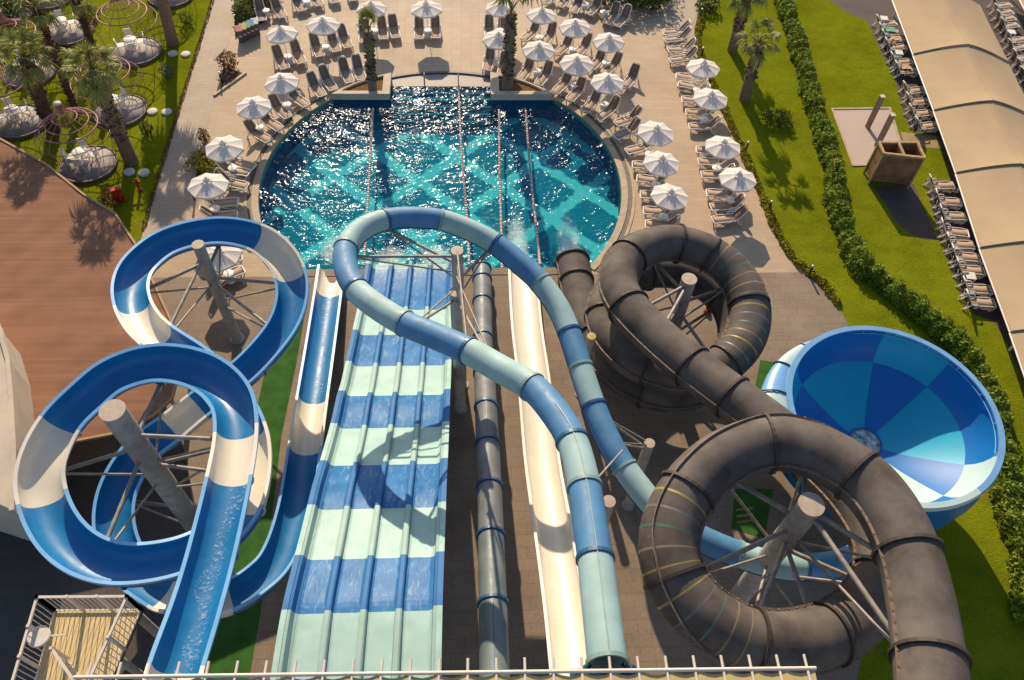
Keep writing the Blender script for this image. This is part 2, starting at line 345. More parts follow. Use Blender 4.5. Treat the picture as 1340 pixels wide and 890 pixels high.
# floor tiles: deep blue mosaic with a lattice of pale bands
fm = bpy.data.materials.new('pool_floor_mosaic'); fm.use_nodes = True; t = fm.node_tree; pb = t.nodes['Principled BSDF']; pb.inputs['Roughness'].default_value = .7; pb.inputs['Specular IOR Level'].default_value = .02
tc = node(t, 'ShaderNodeTexCoord'); wv = node(t, 'ShaderNodeTexNoise'); wv.inputs['Scale'].default_value = 2.6; wv.inputs['Detail'].default_value = 3
t.links.new(tc.outputs['Object'], wv.inputs[0])
vm = node(t, 'ShaderNodeVectorMath', operation='SUBTRACT'); vm.inputs[1].default_value = (.5, .5, .5); t.links.new(wv.outputs['Color'], vm.inputs[0])
vs_ = node(t, 'ShaderNodeVectorMath', operation='SCALE'); vs_.inputs['Scale'].default_value = .6; t.links.new(vm.outputs[0], vs_.inputs[0])
va = node(t, 'ShaderNodeVectorMath', operation='ADD'); t.links.new(tc.outputs['Object'], va.inputs[0]); t.links.new(vs_.outputs[0], va.inputs[1])
sx = node(t, 'ShaderNodeSeparateXYZ'); t.links.new(va.outputs[0], sx.inputs[0])
def mth(op, a, b_=None):
    n_ = node(t, 'ShaderNodeMath', operation=op)
    for i, v in enumerate((a, b_)):
        if v is None: continue
        if isinstance(v, (int, float)): n_.inputs[i].default_value = v
        else: t.links.new(v, n_.inputs[i])
    return n_.outputs[0]
def band(v, off, per, w):
    q = mth('ADD', mth('MULTIPLY', v, 1/per), -off/per+1000.5)
    q = mth('ABSOLUTE', mth('SUBTRACT', mth('FRACT', q), .5))
    mr = node(t, 'ShaderNodeMapRange'); mr.inputs[1].default_value = w/per*.62; mr.inputs[2].default_value = w/per*.42; t.links.new(q, mr.inputs[0]); return mr.outputs[0]
f1 = band(mth('ADD', sx.outputs[0], sx.outputs[1]), 27.3, 4.38, .95); f2 = band(mth('SUBTRACT', sx.outputs[0], sx.outputs[1]), -27.4, 5.27, .95)
fx = mth('MAXIMUM', f1, f2)
mx = node(t, 'ShaderNodeMix', data_type='RGBA'); mx.inputs[6].default_value = (.003, .20, .275, 1); mx.inputs[7].default_value = (.23, .58, .57, 1)
t.links.new(fx, mx.inputs[0])
bk = node(t, 'ShaderNodeTexBrick'); bk.inputs['Scale'].default_value = 1; bk.inputs['Brick Width'].default_value = .25; bk.inputs['Row Height'].default_value = .25; bk.offset = 0
bk.inputs['Color1'].default_value = (1, 1, 1, 1); bk.inputs['Color2'].default_value = (.75, .8, .82, 1); bk.inputs['Mortar'].default_value = (.8, .85, .85, 1)
t.links.new(va.outputs[0], bk.inputs[0])
ml = node(t, 'ShaderNodeMix', data_type='RGBA', blend_type='MULTIPLY'); ml.inputs[0].default_value = .8
t.links.new(mx.outputs[2], ml.inputs[6]); t.links.new(bk.outputs[0], ml.inputs[7]); t.links.new(ml.outputs[2], pb.inputs['Base Color'])
M['pool_wall'] = pm('pool_wall_mosaic', (.006, .10, .19), .5, .25, 6, .1)
struct('pool_basin', b, [M['pool_wall'], fm])
# entry steps in the recess
b = MB()
def rec_poly(y0):
    P = [(XL+.01, y0)]
    for k in range(13):
        x, y = arc_pt(aL+(aR-aL)*k/12, PR-.01); P.append((x, y))
    P.append((XR-.01, y0)); return P
M['step_edge'] = pm('pool_step_tile', (.03, .22, .29), .7, .2, 6, .05); M['shelf'] = pm('pool_shelf_tile', (.25, .21, .20), .6, .1, 4)
b.prism(rec_poly(42.0), ZF+.01, -.05, 0)
for k, (y0, y1, z) in enumerate(((41.55, 42.0, -.25), (41.1, 41.55, -.4), (40.65, 41.1, -.6), (40.2, 40.65, -.8), (39.75, 40.2, -1.0))):
    b.prism([(XL+.01, y0), (XR-.01, y0), (XR-.01, y1), (XL+.01, y1)], ZF+.01, z, 1)
struct('pool_steps', b, [M['shelf'], M['step_edge']])
# water
wm = bpy.data.materials.new('pool_water'); wm.use_nodes = True; t = wm.node_tree; t.nodes.remove(t.nodes['Principled BSDF'])
tc = node(t, 'ShaderNodeTexCoord')
def wnoise(s, d, stretch=1, rot=0, dist=0):
    mp = node(t, 'ShaderNodeMapping'); mp.inputs['Scale'].default_value = (stretch, 1, 1); mp.inputs['Rotation'].default_value = (0, 0, rot)
    t.links.new(tc.outputs['Object'], mp.inputs[0]); n_ = node(t, 'ShaderNodeTexNoise'); n_.inputs['Scale'].default_value = s; n_.inputs['Detail'].default_value = d; n_.inputs['Distortion'].default_value = dist
    t.links.new(mp.outputs[0], n_.inputs[0]); return n_.outputs[0]
mask = node(t, 'ShaderNodeMapRange'); mask.inputs[1].default_value = .35; mask.inputs[2].default_value = .65; mask.inputs[3].default_value = .30; mask.inputs[4].default_value = 1.0; t.links.new(wnoise(.33, 3, 1, .4, .8), mask.inputs[0])
h = mth('ADD', mth('MULTIPLY', wnoise(1.1, 1, .6, .2, .6), .34), mth('MULTIPLY', mask.outputs[0], mth('ADD', mth('MULTIPLY', wnoise(3.1, 1, .6, -.2, .6), .50), mth('MULTIPLY', wnoise(7.0, 1, .8, .3, .3), .15))))
bp = node(t, 'ShaderNodeBump'); bp.inputs['Strength'].default_value = 1.0; bp.inputs['Distance'].default_value = .30; t.links.new(h, bp.inputs['Height'])
tr = node(t, 'ShaderNodeBsdfTransparent'); tr.inputs[0].default_value = (.45, .90, .96, 1)
gl = node(t, 'ShaderNodeBsdfGlossy'); gl.inputs['Roughness'].default_value = .13; gl.inputs[0].default_value = (.40, .45, .5, 1); t.links.new(bp.outputs[0], gl.inputs['Normal'])
lw_ = node(t, 'ShaderNodeLayerWeight'); fres = mth('ADD', mth('MULTIPLY', mth('POWER', lw_.outputs['Facing'], 5.0), .98), .02)
ms = node(t, 'ShaderNodeMixShader'); t.links.new(fres, ms.inputs[0]); t.links.new(tr.outputs[0], ms.inputs[1]); t.links.new(gl.outputs[0], ms.inputs[2])
# foam thrown up where the slides land
sp = node(t, 'ShaderNodeSeparateXYZ'); t.links.new(tc.outputs['Object'], sp.inputs[0])
def splash(x, y0, L, w):
    dx = mth('MULTIPLY', mth('SUBTRACT', sp.outputs[0], x), 1/w); dy = mth('MULTIPLY', mth('SUBTRACT', sp.outputs[1], y0), 1/L)
    q = mth('ADD', mth('MULTIPLY', dx, dx), mth('MULTIPLY', dy, dy)); return mth('MAXIMUM', mth('SUBTRACT', 1, q), 0)
sp_all = None
for a in ((5.0, 28.2, 3.4, .9), (2.3, 28.6, 3.0, .8), (-2.0, 27.6, 1.3, 1.2), (-4.2, 27.6, 1.2, 1.0), (-7.0, 28.2, 1.4, 1.2), (1.5, 29.4, 3.5, 4)):
    q = splash(*a); q = mth('MULTIPLY', q, .38) if a[3] == 4 else q
    sp_all = q if sp_all is None else mth('MAXIMUM', sp_all, q)
fn = wnoise(3.2, 8, 1, 0, 1.2)
ff = node(t, 'ShaderNodeMapRange'); ff.inputs[1].default_value = .80; ff.inputs[2].default_value = 1.25; ff.inputs[4].default_value = .6
t.links.new(mth('ADD', mth('MULTIPLY', sp_all, .72), fn), ff.inputs[0])
df = node(t, 'ShaderNodeBsdfDiffuse'); df.inputs[0].default_value = (.66, .78, .76, 1)
m2 = node(t, 'ShaderNodeMixShader'); t.links.new(ff.outputs[0], m2.inputs[0]); t.links.new(ms.outputs[0], m2.inputs[1]); t.links.new(df.outputs[0], m2.inputs[2])
t.links.new(m2.outputs[0], t.nodes['Material Output'].inputs[0])
b = MB(); tri = geometry.tessellate_polygon([[Vector((x, y, 0)) for x, y in POOL]])
b.add([(x, y, -.06) for x, y in POOL], [q if ((Vector(POOL[q[1]])-Vector(POOL[q[0]])).cross(Vector(POOL[q[2]])-Vector(POOL[q[0]]))) > 0 else q[::-1] for q in map(tuple, tri)])
struct('pool_water', b, wm)
# coping: raised inner lip, sunk gutter, outer lip along the two arcs
def ring_band(name, r0, r1, z0, z1, mat):
    b = MB()
    for s in (-1, 1):
        P = []; Q = []
        for k in range(49):
            a = s*(aN+(aS-aN)*k/48); P.append(arc_pt(a, r0)); Q.append(arc_pt(a, r1))
        b.prism(P+Q[::-1], z0, z1)
    return struct(name, b, mat)
ring_band('pool_coping', PR-.02, PR+.34, -.3, .05, M['coping'])
ring_band('pool_gutter', PR+.345, PR+.58, 0, .006, M['gutter'])
ring_band('pool_kerb', PR+.585, PR+.74, 0, .045, M['coping'])
b = MB(); P = []; Q = []
for k in range(25):
    a = aL+(aR-aL)*k/24; P.append(arc_pt(a, PR+.0)); Q.append(arc_pt(a, PR+.16))
b.prism(P+Q[::-1], 0, .03); struct('pool_recess_kerb', b, M['gutter'])
b = MB(); b.prism([(-9.2, YS-.45), (5.9, YS-.45), (5.9, YS), (-9.2, YS)], 0, .03); struct('pool_south_kerb', b, M['base_pave'])
# planters
def planter(pts, label):
    e = empty('planter_box', (0, 0, 0), label=label, cat='planter'); c = sum((Vector(p) for p in pts), Vector((0, 0)))/len(pts)
    inn = [tuple(c+(Vector(p)-c)*.72) for p in pts]
    b = MB(); n = len(pts)
    for i in range(n):
        j = (i+1) % n; b.prism([pts[i], pts[j], inn[j], inn[i]], -.06, .38)
    b.build('wall', M['planter'], e)
    b = MB(); b.prism(inn, -.06, .25); b.build('soil', M['soil'], e)
    b = MB(); n = len(pts); b.prism(pts, ZF+.02, -.062); b.build('tiled_base', M['pool_wall'], e)
    return e
lp = [arc_pt(-aN*1.0+(aL+aN)*k/8, PR+.02) for k in range(9)]
planter([(lp[0][0], YN-.05), (XL-.003, YN-.05)]+[(XL-.003, lp[-1][1])]+lp[1:-1][::-1], 'triangular cream planter at the pool head holding the slim palm with the narrow crown')
rp = [arc_pt(aR+(aN-aR)*k/8, PR+.02) for k in range(9)]
planter([(XR+.003, YN-.05), (rp[-1][0], YN-.05)]+rp[1:-1][::-1]+[(XR+.003, rp[0][1])], 'triangular cream planter at the pool head holding the shaggy palm')
# yard, lawns, paths
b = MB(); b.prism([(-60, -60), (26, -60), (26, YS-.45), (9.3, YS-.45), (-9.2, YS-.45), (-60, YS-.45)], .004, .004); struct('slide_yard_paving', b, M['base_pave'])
sheet('terrace', [(395, 0), (700, 0), (735, 40), (640, 96), (600, 94), (515, 97), (430, 100), (360, 60)], .004, M['deck_sq'])
sheet('path', [(278, -40), (322, -40), (262, 205), (232, 330), (180, 330)], .008, M['path'])
sheet('lawn', [(282, -60), (278, 0), (185, 312), (150, 420), (-500, 420), (-700, -60)], .012, M['grass'])
sheet('path', [(-60, 45), (35, 25), (70, -10), (60, -60), (-200, -40)], .016, M['path'])
sheet('lawn', [(938, -60), (920, 0), (910, 32), (928, 108), (969, 199), (985, 236), (1012, 300), (1023, 322), (1037, 343), (1055, 358), (1075, 374), (1102, 410), (1125, 455), (1140, 520), (1150, 600), (1145, 750), (1120, 900), (1120, 1000), (2200, 1000), (2600, -60)], .012, M['grass'])
sheet('path', [(865, -60), (934, -60), (918, 0), (908, 30), (893, 40), (860, 26), (875, 0)], .016, M['path'])
sheet('mulch_bed', [(1060, -60), (1077, -5), (1110, 17), (1135, 28), (1150, 62), (1172, 108), (1180, 140), (1190, 168), (1228, 180), (1245, 236), (1210, 236), (1222, 285), (1240, 340), (1262, 395), (1275, 412), (1300, 420), (1318, 450), (1340, 500), (1480, 560), (1700, 500), (1600, -60)], .016, M['dark_pave'])  # dark soil strip, canopy shade painted into its colour
sheet('dark_paving_painted_shade', [(1143, 245), (1195, 240), (1227, 314), (1208, 313), (1192, 306), (1176, 294), (1166, 280), (1155, 262)], .017, M['dark_pave'])  # dark paving with the cabin's shadow painted into its colour
sheet('shower_pad', [(1088.6, 143), (1164, 142), (1186, 215), (1116, 217)], .020, M['pad'])
sheet('shower_path', [(1178, 173), (1224, 178), (1233, 195), (1184, 192)], .022, M['flag'])
b = MB()
pp = [W(x, y) for x, y in ((1088.6, 143), (1164, 142), (1186, 215), (1116, 217))]
for i in range(4):
    a, c = pp[i], pp[(i+1) % 4]; d = (c-a).normalized()
    b.bar(a-d*.05+Vector((0, 0, .03)), c+d*.05+Vector((0, 0, .03+.002*i)), .14, .06)
struct('shower_pad_kerb', b, M['coping'])
sheet('artificial_turf', [(406, 372), (387, 480), (368, 572), (341, 802), (325, 895), (268, 895), (278, 820), (300, 700), (348, 480), (388, 372)], .010, M['turf'])
sheet('artificial_turf', [(995, 471), (1026, 477), (1008, 560), (980, 560), (986, 517)], .010, M['turf'])
sheet('artificial_turf', [(962, 640), (1012, 640), (1000, 705), (957, 692)], .010, M['turf'])
b = MB()
for k in range(3):
    a, c = W(963+k*1, 668+k*8), W(985, 665+k*8); b.bar(Vector((a.x, a.y, .016)), Vector((c.x, c.y, .016)), .10, .004)
b.build('turf_marking', M['s_y']); tag(bpy.data.objects['turf_marking'], kind='structure')
M['yard_shade'] = paver('yard_paving_shaded', (.105, .088, .078), (.092, .078, .07), (.06, .05, .045), 1.0, .5, .010, 0, .5, .35, (.6, .56, .52), .3, .6)  # darkened yard paving, shade put into the colour
sheet('yard_shade_sheet', [(-80, 690), (20, 640), (130, 600), (235, 560), (262, 690), (240, 800), (200, 960), (-200, 960)], .009, M['yard_shade'])  # sheet added to paint the awning's shade on the yard
sheet('planting_bed', [(256, 232), (264, 198), (292, 206), (284, 228)], .014, M['mulch'])
sheet('planting_bed', [(293, 88), (322, 97), (282, 124)], .014, M['mulch'])
sheet('planting_bed', [(305, -20), (372, -20), (345, 30), (318, 45), (308, 52)], .014, M['mulch'])
b = MB(); a, c = W(322, 96), W(280, 126); b.bar(a+Vector((0, 0, .05)), c+Vector((0, 0, .05)), .15, .1); struct('bed_kerb', b, M['coping'])

# ------------------------------------------------------------------ foliage helpers
def leaves(b, n, fn, size, mi=0, flat=.5):
    for _ in range(n):
        p = fn(); s = size*random.uniform(.6, 1.3)
        d = Vector((random.gauss(0, 1), random.gauss(0, 1), random.gauss(0, flat)+.2)).normalized()
        u = d.cross(Vector((random.gauss(0, 1), random.gauss(0, 1), random.gauss(0, 1)))).normalized(); v = d
        b.add([p-u*s*.35, p+v*s*.6-u*0, p+u*s*.35+v*s*.1, p-v*s*.5], [(0, 3, 2, 1)], mi)
def blob_fn(c, r, lump=.25, shell=.55):
    c = Vector(c); r = Vector(r); ph = [random.uniform(0, 6.28) for _ in range(4)]
    def f():
        d = Vector((random.gauss(0, 1), random.gauss(0, 1), random.gauss(0, 1))).normalized()
        a = math.atan2(d.y, d.x); k = 1+lump*(math.sin(3*a+ph[0])*math.cos(4*d.z+ph[1])+.6*math.sin(7*a+ph[2]+5*d.z))
        q = random.uniform(shell, 1)**.6*k
        return c+Vector((d.x*r.x, d.y*r.y, d.z*r.z))*q
    return f
def shrub(px, py, r, h, mat, label, n=900, size=.14, name='shrub', stemh=.0):
    p = W(px, py, 0); e = empty(name, p, label=label, cat='shrub')
    b = MB(); leaves(b, n, blob_fn((0, 0, stemh+h*.5), (r, r, h*.55)), size); b.build('foliage', mat, e)
    b = MB(); b.tube([(0, 0, -.05), (0, 0, stemh+h*.5)], .03, 6); b.build('stem', M['trunk'], e); return e
def hedge(pxs, w, h, name, label, per=760, size=.13, mat='leaf', kind=None):
    P = [W(x, y, 0) for x, y in pxs]; S, _ = catmull(P, 12)
    L = [0]
    for i in range(1, len(S)): L.append(L[-1]+(S[i]-S[i-1]).length)
    b = MB()
    def at(u):
        for i in range(1, len(S)):
            if L[i] >= u: break
        f = (u-L[i-1])/max(1e-6, L[i]-L[i-1]); p = S[i-1].lerp(S[i], f); d = (S[i]-S[i-1]).normalized(); return p, d
    core = []
    for i in range(0, len(S), 4):
        d = (S[min(i+1, len(S)-1)]-S[max(i-1, 0)]).normalized(); core.append((S[i], Vector((-d.y, d.x, 0))))
    if h > .5:
        vs = []
        for p, nn in core:
            vs += [p-nn*w*.3, p-nn*w*.28+Vector((0, 0, h*.62)), p+nn*w*.28+Vector((0, 0, h*.62)), p+nn*w*.3]
        fs = [(4*i+k, 4*i+k+1, 4*i+k+5, 4*i+k+4) for i in range(len(core)-1) for k in range(3)]
        b.add(vs, fs, 0)
    ph = [random.uniform(0, 6) for _ in range(4)]
    def f():
        u = random.uniform(0, L[-1]); p, d = at(u); nn = Vector((-d.y, d.x, 0))
        lw = w*.5*(1+.14*math.sin(u*1.3+ph[0])+.12*math.sin(u*3.7+ph[1])+.10*math.sin(u*8.3+ph[2])); lh = h*(1+.12*math.sin(u*1.9+ph[2])+.10*math.sin(u*5.3+ph[3])+.12*math.sin(u*9.1+ph[0]))
        a = random.uniform(-.25, math.pi+.25); q = random.uniform(.72, 1.05)
        return p+nn*math.cos(a)*lw*q+Vector((0, 0, max(.03, abs(math.sin(a))**.6*lh*q)))
    leaves(b, int(per*L[-1]), f, size); o = b.build(name, M[mat])
    if kind: tag(o, kind=kind)
    else: tag(o, label=label, cat='hedge')
    return o
hedge([(1014, -30), (1022, 0), (1046, 77), (1066, 152), (1087, 219), (1093, 273), (1107, 318), (1122, 350), (1142, 366), (1170, 390), (1206, 417), (1244, 450), (1273, 488), (1296, 540), (1309, 610), (1316, 665), (1331, 719), (1338, 770), (1342, 820)], 1.05, .9, 'hedge', 'long clipped green hedge curving across the lawn behind the blue bowl', 560, .165)
hedge([(918, 20), (913, 60), (936, 116), (968, 190), (990, 240), (1014, 298), (1026, 320), (1040, 341), (1060, 357), (1078, 373), (1096, 398)], .45, .25, 'flower_border_ground_cover', '', 200, .13, 'leaf_y', kind='stuff')
hedge([(280, -5), (268, 35), (240, 125), (208, 230), (188, 300)], .2, .13, 'border_ground_cover', '', 100, .09, 'leaf_b', kind='stuff')
for px, py, r, h, mt, lb, nn, sz in (
    (812, -5, 2.6, 1.8, 'leaf_d', 'large dark green shrub at the top edge beside the upper path', 3200, .2),
    (850, 0, 1.8, 1.4, 'leaf_d', 'dark green shrub corner touching the upper path', 1800, .2),
    (330, 5, 1.1, 1.0, 'leaf', 'bright green shrub in the bed by the recycling bins', 1100, .15),
    (352, 0, .9, .8, 'leaf_y', 'yellow green low shrub by the top lounger pair', 800, .14),
    (318, 24, .6, .9, 'leaf_d', 'small dark round bush behind the recycling bins', 600, .12),
    (272, 214, 1.1, .55, 'leaf_y', 'low yellow green shrub in the bed next to a bollard', 1000, .13),
    (300, 88, .6, 1.0, 'leaf_b', 'dry brown bush in the triangular bark bed', 700, .12),
    (269, 186, .33, .9, 'leaf_b', 'dark brown conical bush at the foot of a bollard', 350, .1),
    (1016, 160, .9, .55, 'leaf_d', 'small low dark bush alone on the lawn by the palm shadow', 500, .13),
    (925, 12, .8, .8, 'leaf_d', 'dark shrub at the lawn corner by the upper path', 700, .15),
    (245.6, 32, .42, .85, 'leaf_d', 'dark round clipped bush near the top of the gazebo lawn', 500, .09),
    (220, 100, .42, .85, 'leaf_g', 'grey green round bush between stepping stones and path', 500, .09),
    (194, 176, .36, .8, 'leaf_d', 'dark round bush beside the middle pair of stepping stones', 500, .09),
    (5, 20, 1.5, 1.3, 'leaf_d', 'dark green shrub in the top corner beside the sandy path', 1300, .2),
    (30, 8, 1.0, 1.2, 'leaf_y', 'yellow green shrub in the top corner beside the sandy path', 800, .18),
    (118, 25, .7, .8, 'leaf', 'green shrub between the two upper gazebos', 600, .15),
    (70, 70, .6, .8, 'leaf_b', 'reddish brown spiky plant beside the upper gazebo', 400, .2),
    (148, 262, .6, .6, 'leaf_b', 'dry grassy tuft near the red hose box', 300, .15)):
    shrub(px, py, r, h, M[mt], lb, nn, sz)

# ------------------------------------------------------------------ palms
def palm(bx, by, tx, ty, th, r0, label, crown=1.0, nfr=34, skirt=0.5, dry=.25, smooth_low=.25, elr=(85, -5)):
    base = W(bx, by, 0); top = W(tx, ty, th); e = empty('palm_tree', base, label=label, cat='palm tree')
    T = top-base; ctrl = [Vector((0, 0, -.1)), T*.33+Vector((T.x*-.06, T.y*-.06, 0)), T*.68, T]
    S, _ = catmull(ctrl, 9); N = len(S)
    b = MB()
    rs = [r0*(1.25 if i == 0 else 1.08-.28*i/N) for i in range(N)]
    b.tube(S, rs, 12, 0)
    # leaf stubs in spirals
    for k in range(int(34*T.length)):
        f = random.uniform(smooth_low, 1); i = min(N-1, int(f*(N-1))); p = S[i]; a = k*2.4
        d = Vector((math.cos(a), math.sin(a), random.uniform(.3, 1.1))).normalized(); q = p+Vector((math.cos(a), math.sin(a), 0))*rs[i]*.85
        q.z += random.uniform(-.1, .1)
        b.bar(q, q+d*random.uniform(.10, .22), .10, .05, 1)
    b.build('trunk', [M['trunk_low'] if smooth_low > .2 else M['trunk'], M['trunk']], e)
    up = (S[-1]-S[-3]).normalized()
    def frond(b, el, az, L, rad, droop):
        d = Vector((math.cos(az)*math.cos(el), math.sin(az)*math.cos(el), math.sin(el)))
        P = [T.copy()]; q = d.copy(); st = L/5
        for i in range(5):
            q = (q+Vector((0, 0, -droop*.22))).normalized(); P.append(P[-1]+q*st)
        b.tube(P, [.03, .025, .022, .02, .016, .012], 4)
        tip = P[-1]; side = q.cross(Vector((0, 0, 1)))
        if side.length < .1: side = Vector((1, 0, 0))
        side.normalize(); nrm = side.cross(q).normalized()
        K = 19
        for i in range(K):
            a = -2.2+4.4*i/(K-1); ln = rad*(1-.25*abs(a)/2.2)*random.uniform(.85, 1.1)
            dd = (q*math.cos(a)+side*math.sin(a)+nrm*(-.18-.25*random.random())).normalized()
            sd = dd.cross(nrm).normalized()*rad*.055
            m1 = tip+dd*ln*.55; m2 = tip+dd*ln+Vector((0, 0, -ln*(.18+.25*droop)*random.uniform(.6, 1.4)))
            b.add([tip-sd*.4, tip+sd*.4, m1+sd, m1-sd, m2], [(0, 1, 2, 3), (3, 2, 4)], 0)
    g, dr = MB(), MB()
    for k in range(nfr):
        f = k/nfr; az = k*2.39996; el = R_(elr[0]-(elr[0]-elr[1])*f)+random.uniform(-.15, .15)
        frond(g, el, az, crown*random.uniform(.75, 1.1), crown*random.uniform(.55, .8), .15+.75*f)
    for k in range(int(nfr*dry)):
        frond(dr, R_(random.uniform(-70, -20)), random.uniform(0, 6.28), crown*random.uniform(.5, .8), crown*random.uniform(.5, .7), 1.0)
    g.build('crown', M['frond'], e)
    if dry: dr.build('dry_frond_skirt', M['frond_dry'], e)
    return e
palm(488, 123, 482, 40, 4.2, .26, 'tall slim palm with a narrow upright crown in the pool planter with bare brown soil', .95, 8, dry=.6, elr=(89, 66))
palm(664, 121, 669, 16, 5.3, .32, 'shaggy palm rising from the planter among the white umbrellas', 1.7, 9, dry=.1, elr=(88, 58))
palm(974, 130, 993, 56, 4.1, .33, 'leaning lawn palm closest to the umbrella column with a full fan crown', 1.0, 17, dry=.15, smooth_low=.4, elr=(80, 5))
palm(958, 66, 977, -4, 3.8, .33, 'lawn palm behind its leaning twin with its crown cut by the top edge', 1.0, 17, dry=.15, smooth_low=.4, elr=(80, 5))
palm(70, 170, 32, 78, 5.4, .36, 'thick rough trunked palm at the edge of the brown awning farthest from the path', 1.12, 24, dry=.5, smooth_low=.1, elr=(85, 5))
palm(172, 212, 121, 92, 6.3, .36, 'thick rough trunked palm standing beside the last stepping stones by the awning', 1.12, 24, dry=.4, smooth_low=.3, elr=(85, 5))
palm(101, 148, 46, 8, 6.6, .17, 'tall thin dark palm leaning between the gazebos', 1.0, 14, dry=.6, smooth_low=.1, elr=(80, 0))
palm(123, 62, 97, -4, 3.4, .18, 'thin dark palm trunk next to the upper gazebo tables', 1.0, 14, smooth_low=.1)
palm(226, 56, 199, -62, 6.4, .36, 'stout grey palm trunk near the top of the paved path', 1.5, 40, smooth_low=.9)

# ------------------------------------------------------------------ loungers
def make_lounger():
    e = empty('sun_lounger', (0, 0, 0))
    hx = 1.18; ang = R_(54); bl = .78
    bx = lambda s: hx+math.cos(ang)*s; bz = lambda s: .33+math.sin(ang)*s
    b = MB(); vs = []; K = 8
    for i in range(K+1):
        u = i/K; x = .05+u*(hx-.05); z = .325-.025*math.sin(math.pi*u)
        vs += [(x, -.285, z+.012), (x, .285, z+.012), (x, .285, z-.02), (x, -.285, z-.02)]
    fs = []
    for i in range(K):
        for k in range(4):
            fs.append((4*i+k, 4*i+4+k, 4*i+4+(k+1) % 4, 4*i+(k+1) % 4))
    b.add(vs, [f[::-1] for f in fs], 0, True); b.build('seat', M['sling'], e)
    b = MB(); vs = []
    for i in range(K+1):
        s = i/K*bl; w = .275-.06*max(0, (i/K-.7)/.3)**2; o = .03*math.sin(math.pi*i/K)
        x, z = bx(s)+o*.7, bz(s)-o*.7
        vs += [(x, -w, z), (x, w, z), (x+.018, w, z-.018), (x+.018, -w, z-.018)]
    b.add(vs, [f[::-1] for f in fs], 0, True); b.build('backrest', M['sling_shade'], e)
    b = MB()
    for s in (-1, 1):
        P = [(0, s*.28, .30), (.3, s*.295, .335), (.75, s*.295, .32), (hx, s*.29, .335)]
        Q = [(hx, s*.285, .34), (bx(.4), s*.285, bz(.4)), (bx(.7), s*.255, bz(.7)), (bx(.84), s*.17, bz(.84))]
        b.tube(catmull(P, 3)[0], .034, 6); b.tube(catmull(Q, 3)[0], .033, 6)
    b.tube([(0, -.28, .30), (-.02, -.2, .30), (-.02, .2, .30), (0, .28, .30)], .04, 6)
    b.tube([(bx(.84), -.17, bz(.84)), (bx(.86), 0, bz(.86)), (bx(.84), .17, bz(.84))], .036, 6)
    b.build('frame', M['white'], e)
    for s in (-1, 1):
        b = MB(); P = [(.88, s*.33, .30), (.92, s*.34, .42), (1.06, s*.345, .48), (1.22, s*.34, .46), (1.28, s*.335, .38), (1.24, s*.33, .28)]
        b.tube(catmull(P, 3)[0], .034, 6); b.build('armrest', M['white'], e)
        b = MB(); P = [(.03, s*.29, .30), (.10, s*.30, .12), (.22, s*.30, .0)]; b.tube(P, .034, 6)
        b.tube([(.22, s*.30, .03), (.5, s*.31, .17), (.82, s*.33, .30)], .022, 6); b.build('leg', M['white'], e)
        b = MB(); P = [(1.28, s*.33, .30), (1.38, s*.32, .12), (1.55, s*.32, .0)]; b.tube(P, .034, 6)
        b.tube([(1.55, s*.32, .03), (1.42, s*.30, .32), (1.5, s*.29, .55)], .02, 6); b.build('leg', M['white'], e)
    return e
ord_ = ['first', 'second', 'third', 'fourth', 'fifth', 'sixth', 'seventh', 'eighth', 'ninth', 'tenth', 'eleventh', 'twelfth', 'thirteenth', 'fourteenth', 'fifteenth']
L0 = make_lounger(); _lu = [False]
def Z6(x, y): return 300+x/5.5625, y/5.5625
def Z4(x, y): return 200+x/5.5625, 100+y/5.5625
def Z5(x, y): return 200+x/5.5625, 260+y/5.5625
def Z7(x, y): return 620+x/5.5625, y/5.5625
def Z3(x, y): return 560+x/2.968, y/2.968
def W4(x, y): return 780+x/2.968, y/2.968
def ZE(x, y): return 1180+x/3.869, 210+y/3.869
LOUNGERS = []
def lounger(h, f, label, group):
    F_ = W(f[0], f[1], .30); Hd = W(h[0], h[1], .72); d = Hd-F_; rz = math.atan2(d.y, d.x)
    o = L0 if not _lu[0] else copy_tree(L0); _lu[0] = True
    o.location = (F_.x, F_.y, .022); o.rotation_euler = (0, 0, rz+random.uniform(-.05, .05)); tag(o, label, 'sun lounger', group); LOUNGERS.append((o, F_, rz))
    return o
def cluster(zf, items, fmt, group, labels=None):
    for i, (hx, hy, fx, fy) in enumerate(items):
        lb = labels[i] if labels else fmt.format(ord_[i])
        lounger(zf(hx, hy), zf(fx, fy), lb, group)
G1 = 'sun loungers on the terrace beside the recycling bins'
cluster(Z6, [(215, 10, 240, 150), (330, 15, 395, 125), (478, -30, 535, 78), (620, -50, 660, 40), (745, -85, 775, 20), (885, -95, 905, 5)], 'tan sun lounger in the top edge row beyond the bins, {} from the bins', G1)
cluster(Z6, [(325, 345, 410, 500), (455, 305, 530, 460), (600, 250, 665, 410), (740, 225, 785, 375), (808, 190, 870, 345), (968, 180, 978, 310), (1110, 120, 1125, 285), (1185, 110, 1215, 275)], 'tan sun lounger in the second terrace row behind the slim palm, {} from the bins', G1)
cluster(Z6, [(580, 525, 680, 700), (655, 490, 760, 655), (815, 425, 880, 600), (915, 405, 965, 580)], '', G1,
        ['tan sun lounger by the pool rim between the planter palm and two umbrellas', 'tan sun lounger paired closely on the planter palm side near the pool rim', 'tan sun lounger of the pair beside the slim planter palm, farther from its trunk', 'tan sun lounger of the pair touching the shadow side of the slim planter palm'])
G2 = 'sun loungers fanned along the curved pool rim near the path'
cluster(Z4, [(1010, 95, 1120, 215), (850, 150, 985, 300), (800, 265, 925, 385), (665, 330, 845, 470), (560, 570, 735, 665), (475, 630, 700, 705), (520, 720, 685, 805)], 'tan sun lounger in the fan along the pool rim, {} from the slim palm', G2)
